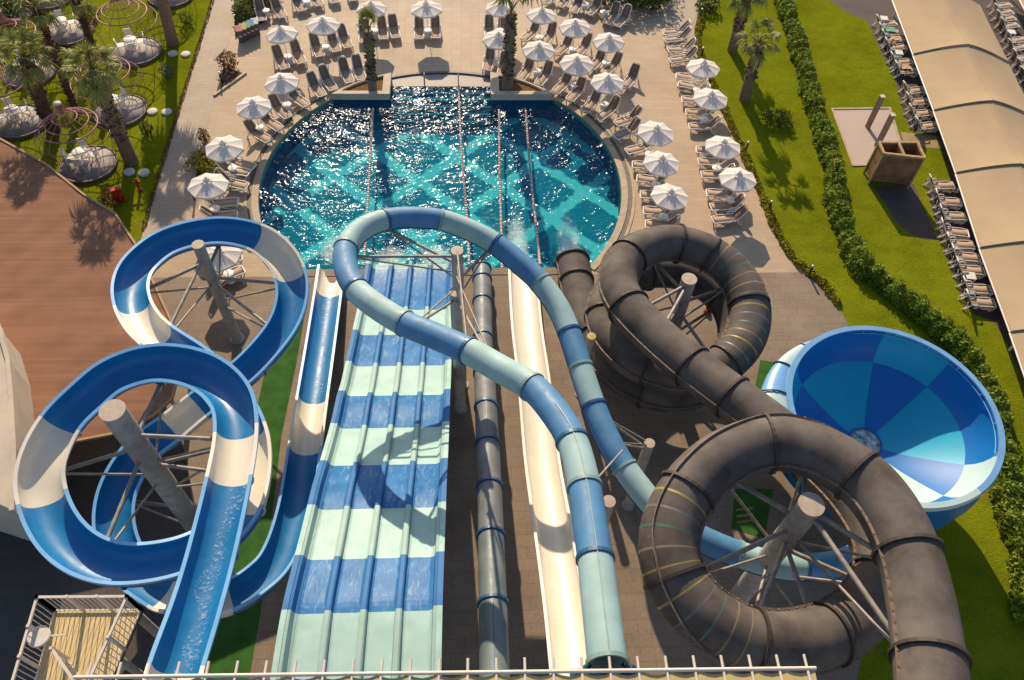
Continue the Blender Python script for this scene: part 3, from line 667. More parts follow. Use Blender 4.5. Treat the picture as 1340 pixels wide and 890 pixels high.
cluster(Z5, [(410, 0, 620, 25), (370, 90, 612, 120), (420, 440, 645, 420), (450, 550, 658, 515)], '', G2,
        ['tan sun lounger just above the upper flume loop, on the pool side of an umbrella', 'tan sun lounger half hidden behind the top rim of the upper flume loop', 'tan sun lounger seen inside the upper flume loop beside a white umbrella', 'tan sun lounger seen inside the upper flume loop below a round table'])
G3 = 'sun loungers at the head of the pool'
for (hx, hy, fx, fy), lb in (((547, 18, 548, 51), 'tan sun lounger alone in front of the pool steps under an umbrella, bin side'), ((571, 17, 570, 50), 'tan sun lounger alone in front of the pool steps under an umbrella, shaggy palm side'),
        ((642, 17, 640, 50), 'tan sun lounger behind the shaggy palm, outer one of the upper pair'), ((658, 18, 656, 48), 'tan sun lounger hidden behind the trunk of the shaggy palm, inner upper one'),
        ((646, 59, 637, 92), 'tan sun lounger beside the shaggy palm and next to the pool steps'), ((660, 70, 656, 100), 'tan sun lounger almost hidden behind the lower trunk of the shaggy palm')):
    lounger((hx, hy), (fx, fy), lb, G3)
G4 = 'sun loungers crowded under umbrellas beyond the shaggy palm'
cluster(Z7, [(415, 420, 345, 575), (560, 445, 470, 615), (705, 520, 595, 672), (805, 575, 697, 732), (885, 690, 810, 810), (1055, 720, 912, 862), (1150, 820, 1035, 905)], 'tan sun lounger on the pool rim, {} from the trunk of the shaggy palm', G4)
lounger(Z3(825, 470), Z3(728, 535), 'tan sun lounger ending the pool rim row, close beside an umbrella', G4)
cluster(Z7, [(450, 170, 365, 290), (580, 195, 510, 320), (705, 265, 608, 392), (815, 285, 750, 400), (935, 365, 855, 500), (1060, 400, 950, 535), (1195, 480, 1100, 635)], 'tan sun lounger in the middle row of crowded umbrellas, {} from the shaggy palm', G4)
cluster(Z7, [(545, -45, 510, 18), (665, -45, 625, 50), (775, -30, 722, 92), (905, -10, 835, 105), (1065, 25, 965, 172), (1130, 50, 1037, 190)], 'tan sun lounger in the top row below the dark shrubs, {} toward the path', G4)
G5 = 'sun loungers in the column beside the pool under three umbrellas'
cluster(Z3, [(875, 545, 772, 590), (895, 628, 795, 640), (915, 685, 813, 692), (935, 742, 826, 756), (945, 805, 838, 818), (955, 855, 846, 870), (960, 900, 850, 915)], 'tan sun lounger {} from the top beside the pool gutter under three umbrellas', G5)
G6 = 'sun loungers in the long column along the lawn edge'
cluster(W4, [(355, 98, 262, 128), (372, 125, 268, 158), (378, 165, 280, 195), (390, 200, 288, 236), (410, 285, 312, 295), (418, 320, 320, 327), (432, 372, 334, 386), (448, 418, 350, 436), (470, 470, 362, 492), (482, 570, 390, 582), (495, 612, 398, 628), (510, 660, 410, 680), (532, 732, 430, 750), (570, 778, 447, 806), (578, 820, 455, 856)], 'tan sun lounger in the long column along the lawn border, {} down from the path', G6)
G7 = 'sun loungers along the lawn side of the sand canopies'
cluster(lambda x, y: (x, y), [(1140, 26, 1172, 31), (1143, 37, 1177, 43), (1148, 46, 1181, 52), (1152, 56, 1185, 62)], '', G7,
        ['sun lounger by the sand canopy topmost of its foursome, with a white pillow', 'sun lounger by the sand canopy draped with a green towel', 'sun lounger by the sand canopy just below the green towel, covered with a pale towel', 'sun lounger by the sand canopy at the bottom of the top foursome'])
cluster(lambda x, y: (x, y), [(1161, 75, 1193, 81), (1166, 87, 1199, 93)], '', G7, ['sun lounger by the sand canopy holding a bluish towel', 'sun lounger by the sand canopy with a peach coloured towel'])
cluster(lambda x, y: (x, y), [(1175, 115, 1209, 118), (1180, 129, 1214, 133), (1185, 144, 1218, 148), (1191, 160, 1226, 164)], 'tan sun lounger {} from the top in the foursome beside the shower posts', G7)
cluster(ZE, [(105, 95, 262, 128), (140, 170, 300, 215), (160, 245, 322, 287), (175, 320, 335, 372), (200, 390, 362, 432), (215, 455, 390, 497), (240, 520, 415, 562), (270, 618, 450, 657), (305, 688, 468, 725)], 'tan sun lounger {} down from the wooden cabin, in the column beside the sand canopies', G7)
G8 = 'sun loungers beyond the sand canopies'
for i, (hx, hy, fx, fy) in enumerate([(1295, 3, 1322, 7), (1298, 12, 1324, 16), (1302, 20, 1327, 24), (1306, 29, 1331, 33), (1314, 48, 1341, 52), (1317, 58, 1343, 62), (1325, 72, 1350, 76), (1330, 83, 1355, 87), (1334, 94, 1358, 97)]):
    o = lounger((hx, hy), (fx, fy), ('grey shaded' if i < 4 else 'tan')+f' sun lounger on the far side of the canopies, {ord_[i]} from the top edge', G8)

# ------------------------------------------------------------------ umbrellas, tables
def make_umbrella():
    e = empty('umbrella', (0, 0, 0)); Ra, ze, zt = 1.03, 1.97, 2.27
    b = MB(); K = 5; ring = lambda r, z, d=0: [(r*math.cos(math.pi/4*k+d), r*math.sin(math.pi/4*k+d), z) for k in range(8)]
    def prof(u): return zt-(zt-ze)*(u*.82+.18*u*u)
    for k in range(8):
        a0, a1 = math.pi/4*k, math.pi/4*(k+1); vs = []; n = 5
        for i in range(n+1):
            u = i/n; r = .03+(Ra-.03)*u
            for j in range(n+1):
                v = j/n; sag = .05*math.sin(math.pi*v)*u
                x = (1-v)*math.cos(a0)+v*math.cos(a1); y = (1-v)*math.sin(a0)+v*math.sin(a1)
                vs.append((r*x, r*y, prof(u)-sag+(.02*math.sin(math.pi*v) if i == n else 0)))
        b.add(vs, [(i*(n+1)+j, (i+1)*(n+1)+j, (i+1)*(n+1)+j+1, i*(n+1)+j+1) for i in range(n) for j in range(n)], 0, True)
        p0 = Vector((Ra*math.cos(a0), Ra*math.sin(a0), ze)); p1 = Vector((Ra*math.cos(a1), Ra*math.sin(a1), ze))
        b.add([p0, p1, p1+Vector((0, 0, -.12)), p0+Vector((0, 0, -.12))], [(0, 3, 2, 1)], 0)
    b.build('canopy', M['fabric_w'], e)
    b = MB()
    for k in range(8):                                   # lifted vent flap in petals
        a0, a1 = math.pi/4*k+.06, math.pi/4*(k+1)-.06; am = (a0+a1)/2
        b.add([(.05*math.cos(a0), .05*math.sin(a0), zt+.20), (.22*math.cos(a0), .22*math.sin(a0), zt+.03), (.36*math.cos(am), .36*math.sin(am), zt+.05), (.22*math.cos(a1), .22*math.sin(a1), zt+.03), (.05*math.cos(a1), .05*math.sin(a1), zt+.20)], [(0, 1, 2, 3, 4)], 0)
    b.build('vent_flap', M['fabric_w'], e)
    b = MB(); b.tube([(0, 0, 0), (0, 0, zt+.1)], .024, 8); b.build('pole', M['white'], e)
    b = MB(); b.lathe([(0, zt+.24), (.02, zt+.23), (.035, zt+.18), (.03, zt+.12), (0, zt+.10)], 10); b.build('finial', M['white'], e)
    b = MB(); b.lathe([(0, .09), (.10, .09), (.25, .06), (.27, 0)], 16); b.build('base', M['white'], e)
    for k in range(8):
        b = MB(); a = math.pi/4*k; b.bar((.03*math.cos(a), .03*math.sin(a), zt-.05), (Ra*.98*math.cos(a), Ra*.98*math.sin(a), ze-.012), .018, .018)
        b.bar((.04*math.cos(a), .04*math.sin(a), 1.85), (Ra*.5*math.cos(a), Ra*.5*math.sin(a), prof(.5)-.03), .015, .015)
        b.build('rib', M['white'], e)
    return e
def make_table():
    e = empty('side_table', (0, 0, 0))
    b = MB(); b.lathe([(.03, .52), (.24, .52), (.26, .505), (.26, .48), (.24, .465), (.03, .465)], 20); b.build('table_top', M['table'], e)
    b = MB(); b.lathe([(.20, .10), (.22, .12), (.17, .30), (.20, .465), (.19, .465), (.15, .30), (.20, .10)], 16); b.build('pedestal', M['white'], e)
    return e
U0, T0 = make_umbrella(), make_table(); _uu = [False]
UM = [(369.2, 37.5, 'nearest the recycling bins'), (420.3, 25, 'between the bins and the slim palm'), (367.4, 100.3, 'directly below the bin side pair'),
      (329.7, 130, 'closest to the triangular bark bed'), (293, 183.4, 'next to the conical bush'), (268.5, 237, 'just above the upper flume loop'),
      (286, 323, 'mostly hidden by the upper flume loop rim'), (558, 4, 'alone in front of the pool steps'), (486, 4, 'half hidden behind the slim palm crown'),
      (653.5, 41, 'half hidden behind the shaggy palm trunk'), (655, 4, 'behind the crown of the shaggy palm'), (708.3, 13.2, 'in the crowd, beside the shaggy palm crown'),
      (753.4, 28.5, 'in the crowd at the top row middle'), (705.2, 57, 'in the crowd nearest to the shaggy palm trunk'), (755.5, 75.3, 'in the centre of the crowd'),
      (798, 46.4, 'in the crowd, nearest the upper path'), (796.2, 100.5, 'in the crowd, closest to the pool rim'),
      (857, 166, 'topmost of three beside the pool'), (866.5, 206, 'middle of three beside the pool'), (876, 248, 'lowest of three beside the pool'),
      (921.5, 82.5, 'topmost of four along the lawn border'), (930.6, 120.6, 'second of four along the lawn border'), (948.3, 184.6, 'third of four along the lawn border'), (968, 227, 'lowest of four along the lawn border')]
def put_umbrella(i, px, py, lb, table=True):
    p = W(px, py+2.0, 2.3); rz = random.uniform(0, .78)
    o = U0 if not _uu[0] else copy_tree(U0); o.location = (p.x, p.y, .005); o.rotation_euler = (random.uniform(-.045, .045), random.uniform(-.045, .045), rz); o.scale = (random.uniform(.96, 1.03),)*2+(random.uniform(.96, 1.04),)
    tag(o, 'white octagonal umbrella '+lb, 'umbrella', 'white umbrellas around the pool')
    if table:
        t_ = T0 if not _uu[0] else copy_tree(T0); t_.location = (p.x, p.y, .005); t_.rotation_euler = (0, 0, rz)
        tag(t_, 'round white table under the umbrella '+lb, 'side table', 'round white tables at the umbrella poles')
    _uu[0] = True
for i, u in enumerate(UM): put_umbrella(i, *u)
for px, py, lb in ((348, 14, 'between the first two loungers of the top row by the bins'), (401, 2, 'between loungers at the top edge, unshaded'), (766, 6, 'between loungers of the top row below the dark shrubs'), (790, 16, 'at the end of the top row near the upper path'), (925, 112, 'beside the second pair of the column along the lawn border')):
    p = W(px, py, .5); t_ = copy_tree(T0); t_.location = (p.x, p.y, .022); tag(t_, 'round white side table '+lb, 'side table', 'round white tables without umbrella')
# towels and pillows
def cloth(px, py, z, w, d, rz, mat, lb, cat='towel', th=.02, name=None):
    p = W(px, py, z); b = MB(); n = 7; vs = []
    for i in range(n+1):
        for j in range(n+1):
            x, y = (i/n-.5)*w, (j/n-.5)*d; vs.append((x+.03*math.sin(j*2.1), y+.04*math.sin(i*1.7), th+.035*math.sin(i*2.3+j)*math.cos(j*1.9)+.035))
    fs = [(i*(n+1)+j, (i+1)*(n+1)+j, (i+1)*(n+1)+j+1, i*(n+1)+j+1) for i in range(n) for j in range(n)]
    b.add(vs, fs, 0, True); b.add([(x, y, z_-.03) for x, y, z_ in vs], [f[::-1] for f in fs], 0, True)
    o = b.build(name or cat.replace(' ', '_'), M[mat]); o.location = (p.x, p.y, z); o.rotation_euler = (0, 0, rz); tag(o, lb, cat); return o
cloth(1163, 39, .36, .9, .55, -.2, 'tow_g', 'crumpled green towel on a lounger beside the sand canopy')
cloth(1174, 51, .36, .9, .5, -.2, 'tow_p', 'pale pink towel spread on a lounger below the green towel')
cloth(1164, 56, .36, .6, .5, .3, 'tow_m', 'dark brownish towel on a lounger below the green towel')
cloth(1173, 74, .36, .5, .4, .2, 'tow_b', 'blue grey towel on a lounger by the canopy edge')
cloth(1183, 88, .36, .8, .5, -.1, 'tow_p', 'peach towel spread on a lounger by the canopy edge')
def stool(px, py, lb):
    p = W(px, py, .42); e = empty('square_table', (p.x, p.y, .02), R_(-8), label=lb, cat='side table', group='square white tables between canopy loungers')
    b = MB(); b.box((0, 0, .42), (.48, .48, .04)); b.build('table_top', M['table'], e)
    for a in (-1, 1):
        for c in (-1, 1):
            b = MB(); b.box((a*.2, c*.2, .2), (.05, .05, .4)); b.build('leg', M['white'], e)
stool(1157, 24, 'square white table beside the topmost canopy lounger'); stool(1176.5, 69, 'square white table between two groups of canopy loungers')
stool(1270, 361, 'square white table in the lower canopy column'); stool(1324, 42, 'square white table beyond the canopies between grey and tan loungers')

# ------------------------------------------------------------------ bollards, bins, small things
def make_bollard():
    e = empty('bollard_light', (0, 0, 0)); b = MB(); b.lathe([(0, .62), (.055, .62), (.055, 0)], 12); b.build('post', M['blackmetal'], e)
    b = MB(); b.lathe([(0, .72), (.065, .715), (.065, .60), (.04, .60)], 12); b.build('lamp_head', M['alu'], e); return e
B0 = make_bollard()
for i, (px, py, lb) in enumerate(((1058, 360, 'black bollard light on the paving corner nearest the blue bowl'), (1005.3, 276, 'black bollard light at the lawn border below the last umbrella'), (975.3, 198.5, 'black bollard light at the lawn border between two umbrellas'),
        (917.4, 75, 'black bollard light at the lawn border beside the topmost column umbrella'), (916, 24, 'black bollard light among shrubs by the upper path'), (291, 108, 'black bollard light at the triangular bark bed'),
        (269, 184, 'black bollard light above the conical bush near the path'), (310, 33, 'black bollard light at the bed by the recycling bins'), (255, 262, 'black bollard light hidden under the umbrella closest to the path'))):
    o = B0 if i == 0 else copy_tree(B0); p = W(px, py); o.location = (p.x, p.y, .014); tag(o, lb, 'bollard light', 'black bollard lights along the paths')
for i, (lid, lb) in enumerate((('lid_p', 'pink lidded'), ('lid_y', 'yellow lidded'), ('lid_g', 'green lidded'), ('lid_b', 'blue lidded'), ('lid_w', 'white lidded'))):
    p = W(316.5+i*5.1, 53.5-i*2.4); e = empty('recycling_bin', (p.x, p.y, .014), R_(16), label=f'{lb} recycling bin in the row of five beside the shrub bed', cat='bin', group='recycling bins in a row')
    b = MB()
    b.add([(a*.17, c*.2, 0) for a in (-1, 1) for c in (-1, 1)]+[(a*.20, c*.24, .78) for a in (-1, 1) for c in (-1, 1)], [(0, 4, 5, 1), (2, 3, 7, 6), (0, 2, 6, 4), (1, 5, 7, 3), (4, 6, 7, 5)], 0)
    b.build('body', M['bin'], e)
    b = MB(); b.add([(a*.21, c*.26, .785+.10*(c+1)/2) for a in (-1, 1) for c in (-1, 1)]+[(a*.21, c*.26, .83+.12*(c+1)/2) for a in (-1, 1) for c in (-1, 1)], [(0, 4, 5, 1), (2, 3, 7, 6), (0, 2, 6, 4), (1, 5, 7, 3), (4, 6, 7, 5)], 0); b.build('lid', M[lid], e)
    b = MB(); b.box((0, -.215, .5), (.2, .02, .25)); b.build('front_label', M['lid_w'], e)
def on(px, py, z=.014): p = W(px, py); return (p.x, p.y, z)
for px, py, lb in ((199.8, 147, 'outer stone of the middle pair'), (218.3, 147.5, 'path side stone of the middle pair'), (169.5, 226, 'outer stone of the lowest pair near the palm trunk'), (188.7, 227, 'path side stone of the lowest pair above the red hydrant'), (226.4, 71, 'shaded stone of the upper pair'), (243.3, 72, 'sunlit path side stone of the upper pair')):
    b = MB(); b.lathe([(0, .10), (.27, .10), (.30, .08), (.30, -.02)], 22); o = b.build('stepping_stone', M['stone_w']); o.location = on(px, py); tag(o, 'round white stepping stone, '+lb, 'stepping stone', 'white stepping stones on the gazebo lawn')
e = empty('hose_cabinet', on(158, 263), R_(20), label='red fire hose cabinet on the grass near the awning edge', cat='hose cabinet')
b = MB(); b.box((0, 0, .45), (.5, .26, .8)); b.build('cabinet_body', M['red'], e); b = MB(); b.box((0, -.14, .45), (.42, .02, .66)); b.build('door', M['red'], e); b = MB(); b.box((.15, -.16, .5), (.03, .03, .12)); b.build('handle', M['alu'], e)
e = empty('fire_hydrant', on(184, 250), 0, label='small red fire hydrant standing on the grass by the path', cat='hydrant')
b = MB(); b.lathe([(0, .85), (.06, .82), (.09, .74), (.07, .7), (.07, .1), (.12, .08), (.12, 0)], 12); b.build('barrel', M['red'], e)
for s in (-1, 1): b = MB(); b.tube([(0, 0, .62), (s*.2, 0, .62)], .05, 8); b.build('outlet', M['red'], e)
p = W(925.5, 409); b = MB(); b.lathe([(0, .26), (.10, .25), (.17, .16), (.19, .02), (.15, 0)], 16); o = b.build('red_bucket', M['red']); o.location = (p.x, p.y, .005); tag(o, 'small round red tub on the paving inside the far brown tube spiral', 'tub')
b = MB(); b.lathe([(0, .07), (.16, .06), (.2, 0)], 12); o = b.build('lawn_spot_cover', M['teal']); o.location = on(1016, 64); tag(o, 'small teal cover lying on the lawn beside the palm crown shadow', 'cover')
# pool handrails
for px, py, lb in ((556, 103, 'thin steel handrail post on the pool steps, slim palm side'), (600, 101, 'thin steel handrail post on the pool steps at the head of a lane rope')):
    b = MB(); p = W(px, py+8, 0); b.tube([(0, 0, -.2), (0, 0, .85), (0, -.25, .92), (0, -.5, .6), (0, -.6, -.3)], .03, 8); o = b.build('pool_handrail', M['steel']); o.location = (p.x, p.y, 0); tag(o, lb, 'handrail')
# lane ropes
M['float_w'] = pm('float_cream', (.74, .63, .55), .5, .1, 5); M['float_r'] = pm('float_red', (.50, .24, .19), .5, .1, 5)
for pxs, lb in (([(488, 143), (484, 215), (480, 283), (476, 350)], 'lane rope running from the slim palm planter to the mint racing lanes'), ([(600, 112), (604, 200), (611, 285), (614, 348)], 'lane rope running from the pool steps to the tall steel column'),
        ([(653, 145), (654, 230), (656, 300), (657, 352)], 'lane rope from the shaggy palm planter ending beside the cream slide'), ([(688, 146), (694, 225), (702, 300), (707, 348)], 'outermost lane rope ending beside the brown tube exit')):
    S, _ = catmull([W(x, y, -.03) for x, y in pxs], 26); e = empty('lane_rope', (0, 0, 0), label=lb, cat='lane rope', group='lane ropes across the pool')
    b = MB(); b.tube(S, .02, 5); b.build('rope', M['white'], e); b = MB(); acc = 0; k = 0
    for i in range(1, len(S)):
        d = (S[i]-S[i-1]); L = d.length; d.normalize(); u = 0
        while u < L:
            c = S[i-1]+d*u; b.tube([c-d*.075, c-d*.05, c+d*.05, c+d*.075], [.03, .07, .07, .03], 6, k % 2); u += .19; k += 1
    b.build('float_chain', [M['float_w'], M['float_r']], e)

# ------------------------------------------------------------------ slides
def smooth(S, it=6, keep=1):
    for _ in range(it):
        S = [S[0]]+[(S[i-1]+S[i]*2+S[i+1])*.25 for i in range(1, len(S)-1)]+[S[-1]]
    return S
def frames(S, bankk=0, maxb=.35):
    out = []; N = len(S); bk = []
    for i in range(N):
        t_ = (S[min(i+1, N-1)]-S[max(i-1, 0)]).normalized(); s_ = Vector((t_.y, -t_.x, 0)).normalized()      # to the right of travel
        i0, i1 = max(0, i-5), min(N-1, i+5); a = S[i]-S[i0]; c = S[i1]-S[i]; k = 0
        if a.length > 1e-3 and c.length > 1e-3:
            a2, c2 = Vector((a.x, a.y)), Vector((c.x, c.y)); cr = a2.x*c2.y-a2.y*c2.x; k = cr/(a2.length*c2.length)/((a2.length+c2.length)/2)
        bk.append(max(-maxb, min(maxb, k*bankk)))
    bk = [sum(bk[max(0, i-9):i+10])/len(bk[max(0, i-9):i+10]) for i in range(N)]
    for i in range(N):
        t_ = (S[min(i+1, N-1)]-S[max(i-1, 0)]).normalized(); s_ = Vector((t_.y, -t_.x, 0)).normalized(); u_ = s_.cross(t_).normalized()
        a = bk[i]; out.append((S[i], t_, s_*math.cos(a)+u_*math.sin(a), u_*math.cos(a)-s_*math.sin(a)))
    return out
def path(ctrl, per=9, it=5):
    P = [W(c[0], c[1], c[2]) for c in ctrl]; S, idx = catmull(P, per); S = smooth(S, it); return S, idx
def sweep(b, FR, sec, mi=0, close=False, sm=True, capends=False):
    n = len(sec); vs = []
    for p, t_, s_, u_ in FR:
        for a, h in sec: vs.append(p+s_*a+u_*h)
    fs = []
    for i in range(len(FR)-1):
        for k in range(n if close else n-1):
            k2 = (k+1) % n; fs.append((i*n+k, (i+1)*n+k, (i+1)*n+k2, i*n+k2))
    b.add(vs, fs, mi, sm)
    if capends and close:
        b.add(vs[:n], [tuple(range(n))], mi); b.add(vs[-n:], [tuple(range(n))[::-1]], mi)
def closed_tube(name, label, ctrl, R, mats, flange=True, seam=None, stripes=None, fl_r=1.10, fl_mats=None, group=None, per=9, it=5, fl_w=.05, extra_flange=0):
    S, idx = path(ctrl, per, it); FR = frames(S); e = empty(name, (S[-1].x, S[-1].y, 0), label=label, cat='water slide', group=group); off = Vector((S[-1].x, S[-1].y, 0))
    FR = [(p-off, t_, s_, u_) for p, t_, s_, u_ in FR]
    cuts = [i for i, c in enumerate(ctrl) if len(c) > 3]+[len(ctrl)-1]
    n = 28; circ = [(R*math.cos(2*math.pi*k/n), R*math.sin(2*math.pi*k/n)) for k in range(n)]; inn = [(x*.96, y*.96) for x, y in circ][::-1]
    L = 0
    for q in range(len(cuts)-1):
        a, c = idx[cuts[q]], idx[cuts[q+1]]; key = ctrl[cuts[q]][3]; seg = FR[a:c+1]; b = MB()
        if stripes and key in stripes:
            sub = []                                        # refine so that painted light strips are narrow rings
            for i in range(len(seg)-1):
                for k in range(5):
                    f = k/5; sub.append(tuple(seg[i][j].lerp(seg[i+1][j], f) for j in range(4)))
            sub.append(seg[-1]); run = 0; ci = 0; hold = 0
            for i in range(len(sub)-1):
                d = (sub[i+1][0]-sub[i][0]).length; run += d
                if (run > .42 or hold) and i < len(sub)-4:
                    if not hold: hold = 2
                    sweep(b, sub[i:i+2], circ, 1+ci % 4, True); run = 0; hold -= 1
                    if hold == 0: ci += 1
                else: sweep(b, sub[i:i+2], circ, 0, True)
            ml_ = [mats[key], M['s_y'], M['s_l'], M['s_g'], M['s_o']]
        else:
            sweep(b, seg, circ, 0, True); ml_ = [mats[key]]
        sweep(b, seg, inn, 0, True)
        sec_o = b.build('tube_section', ml_, e)
        if flange:
            for i_, end in ((a, 0), (c, 1)):
                if end and q < len(cuts)-2: continue
                p, t_, s_, u_ = FR[min(i_, len(FR)-1)]; b = MB()
                r1 = R*fl_r
                FF = [(p-t_*fl_w, t_, s_, u_), (p-t_*fl_w, t_, s_, u_), (p+t_*fl_w, t_, s_, u_), (p+t_*fl_w, t_, s_, u_)]
                vs = []
                for (pp_, _, ss, uu), rr in zip(FF, (R*.99, r1, r1, R*.99)):
                    vs += [pp_+ss*rr*math.cos(2*math.pi*k/n)+uu*rr*math.sin(2*math.pi*k/n) for k in range(n)]
                b.add(vs, [(i*n+k, (i+1)*n+k, (i+1)*n+(k+1) % n, i*n+(k+1) % n) for i in range(3) for k in range(n)], 0, False)
                b.build('flange', (fl_mats or {}).get(key, M['black_d']), e)
    if seam:
        for ang, w, th, mat, lo, hi in seam:
            i0, i1 = int(lo*(len(FR)-1)), int(hi*(len(FR)-1)); b = MB()
            def ang_at(i):
                if not isinstance(ang, list): return ang
                f = i/(len(FR)-1)
                for (f0, a0), (f1, a1) in zip(ang, ang[1:]):
                    if f <= f1: q_ = max(0, (f-f0)/(f1-f0)); q_ = q_*q_*(3-2*q_); return a0+(a1-a0)*q_
                return ang[-1][1]
            vs = []
            for i in range(i0, i1+1):
                p, t_, s_, u_ = FR[i]; ca, sa = math.cos(ang_at(i)), math.sin(ang_at(i))
                for x, z in ((R*.99*ca-sa*th, R*.99*sa+ca*th), ((R+w)*ca-sa*th, (R+w)*sa+ca*th), ((R+w)*ca+sa*th, (R+w)*sa-ca*th), (R*.99*ca+sa*th, R*.99*sa-ca*th)): vs.append(p+s_*x+u_*z)
            b.add(vs, [(4*i+k, 4*i+4+k, 4*i+4+(k+1) % 4, 4*i+(k+1) % 4) for i in range(i1-i0) for k in range(4)], 0, False)
            b.add(vs[:4], [(0, 1, 2, 3)], 0); b.add(vs[-4:], [(3, 2, 1, 0)], 0)
            if w > .05:
                run = 0
                for i in range(i0, i1):
                    run += (FR[i+1][0]-FR[i][0]).length
                    if run > .3:
                        run = 0; p, t_, s_, u_ = FR[i]; ca, sa = math.cos(ang_at(i)), math.sin(ang_at(i)); c = p+s_*(R+w*.6)*ca+u_*(R+w*.6)*sa+(u_ if abs(sa) < .5 else s_)*th*1.5
                        b.box(c, (.045, .045, .03), 0, 1)
            b.build('seam_flange', [mat, M['black_edge'] if mat is M['black_d'] else mat], e)
    return e, S, FR
BT = [(795, 868, 12.85, 'a'), (787, 800, 12.6), (779, 731, 12.3, 'b'), (772, 684, 12.1), (765, 638, 11.9, 'a'), (749, 577, 11.6, 'b'), (724, 537, 11.3), (696, 506, 11.0, 'a'), (655, 483, 10.7), (613, 459, 10.4, 'b'), (572, 441, 10.15), (529, 423, 9.9, 'a'), (494, 402, 9.7),
      (466, 379, 9.5, 'b'), (453, 352, 9.3), (453, 325, 9.1, 'a'), (472, 301, 8.9), (504, 288, 8.65, 'b'), (540, 285, 8.4), (577, 288, 8.15, 'a'), (614, 301, 7.9), (648, 319, 7.65, 'b'), (680, 344, 7.4), (707, 369, 7.2, 'a'), (730, 401, 7.0),
      (745, 434, 6.85, 'b'), (760, 480, 6.7, 'a'), (777, 531, 6.5, 'b'), (795, 573, 6.4), (817, 612, 6.3, 'a'), (850, 655, 6.2), (880, 682, 6.15, 'b'), (920, 706, 6.05), (966, 725, 5.9, 'a'), (1010, 738, 5.75), (1050, 742, 5.5, 'b'), (1105, 735, 5.3), (1165, 704, 4.95)]
bt_e, bt_S, bt_FR = closed_tube('blue_tube_slide', 'closed body slide of alternating blue and pale aqua tube looping over the racing lanes', BT, .425, {'a': M['t_pale'], 'b': M['t_blue']}, fl_mats={'a': M['t_pl_d'], 'b': M['t_bl_d']},
    seam=[(math.pi/2, .025, .012, M['t_pl_d'], 0, .16), (-.35, .03, .015, M['t_bl_d'], .16, 1)], fl_r=1.09)
b = MB(); p = W(795, 866, 12.85)-Vector((bt_e.location.x, bt_e.location.y, 0)); d = bt_FR[0][1]
for s in (-1, 1): b.bar(p+Vector((s*.42, -.05, -.1)), p+Vector((s*.72, -.3, -.5)), .12, .3)
b.box(p+Vector((0, -.25, -.52)), (1.5, .5, .12)); b.build('entry_cradle', M['t_bl_d'], bt_e)
KT = [(1222, 930, 11.3, 'k'), (1216, 862, 11.1, 'k'), (1205, 790, 10.9), (1188, 722, 10.75, 'k'), (1160, 665, 10.6), (1122, 622, 10.45, 'k'), (1065, 590, 10.3), (1005, 580, 10.15, 'k'), (945, 600, 10.0), (898, 645, 9.85, 's'), (874, 700, 9.7), (882, 755, 9.5, 's'), (915, 800, 9.3), (958, 828, 9.1), (985, 838, 9.0, 'k'), (1030, 842, 8.75), (1085, 830, 8.5, 'k'), (1128, 800, 8.25), (1152, 755, 8.0, 'k'), (1146, 705, 7.8), (1112, 650, 7.5), (1062, 600, 7.2, 'k'), (1012, 560, 6.95), (958, 520, 6.7, 'k'), (905, 480, 6.45, 'k'), (858, 440, 6.2),
      (822, 402, 6.0, 'k'), (808, 368, 5.8), (822, 337, 5.6, 'k'), (855, 321, 5.4), (888, 319, 5.2, 'k'), (930, 333, 5.0, 's'), (962, 360, 4.8), (980, 398, 4.6, 's'), (976, 440, 4.4), (950, 475, 4.2, 'k'), (905, 492, 3.95), (850, 482, 3.7, 'k'), (808, 452, 3.5), (790, 415, 3.3, 'k'), (806, 377, 3.1), (845, 356, 2.9, 'k'), (895, 358, 2.7), (945, 388, 2.45, 'k'), (966, 437, 2.2), (942, 488, 2.0, 'k'), (895, 515, 1.85), (845, 510, 1.65, 'k'), (800, 480, 1.45), (774, 440, 1.25, 'k'), (760, 400, 1.05), (754, 368, .95, 'k'), (749, 342, .9)]
kt_e, kt_S, kt_FR = closed_tube('brown_tube_slide', 'huge weathered brown black raft tube coiling in two spirals and ending in the pool', KT, .80, {'k': M['black'], 's': M['black']}, stripes={'s'}, fl_mats={}, seam=[([(0, -.05), (.09, -.05), (.15, .92), (.20, .92), (.27, -.3), (1, -.1)], .085, .014, M['black_edge'], 0, 1), (math.pi-.24, .085, .014, M['black_edge'], 0, 1)], fl_r=1.11, fl_w=.045)
# exit trough of the brown tube
b = MB(); p, t_, s_, u_ = kt_FR[-1]; seg = [(p+t_*k*.5-u_*.03*k, t_, s_, u_) for k in range(3)]
half = [(.80*math.cos(a), .80*math.sin(a)) for a in [math.pi+math.pi*k/14 for k in range(15)]]; sweep(b, seg, half); sweep(b, seg, [(x*.95, y*.95) for x, y in half][::-1]); b.build('exit_trough', M['black'], kt_e)
# straight grey tube
def straight(name, label, yz, xf, R, secs, mats, flm, seam):
    return None
GT = [(630.5, 352, .55, 'b'), (631, 366, .75, 'g'), (631.5, 395, 1.1, 'g'), (631.5, 425, 1.45), (632, 443, 1.7, 'g'), (632.5, 470, 2.1), (634, 488, 2.4, 'g'), (636, 534, 3.2, 'g'), (638, 581, 3.75, 'g'), (640.5, 637, 4.25, 'g'), (642.5, 701, 4.85, 'b'), (645, 790, 5.6, 'b'), (647.5, 905, 6.3)]
gt_e, gt_S, gt_FR = closed_tube('straight_grey_tube_slide', 'straight dusty grey enclosed slide with blue collars beside the racing lanes', GT, .44, {'g': M['grey'], 'b': M['greyb']}, fl_mats={'g': M['t_bl_d'], 'b': M['t_bl_d']}, seam=[(math.pi/2, .022, .012, M['t_bl_d'], .15, 1)], fl_r=1.12, it=3)
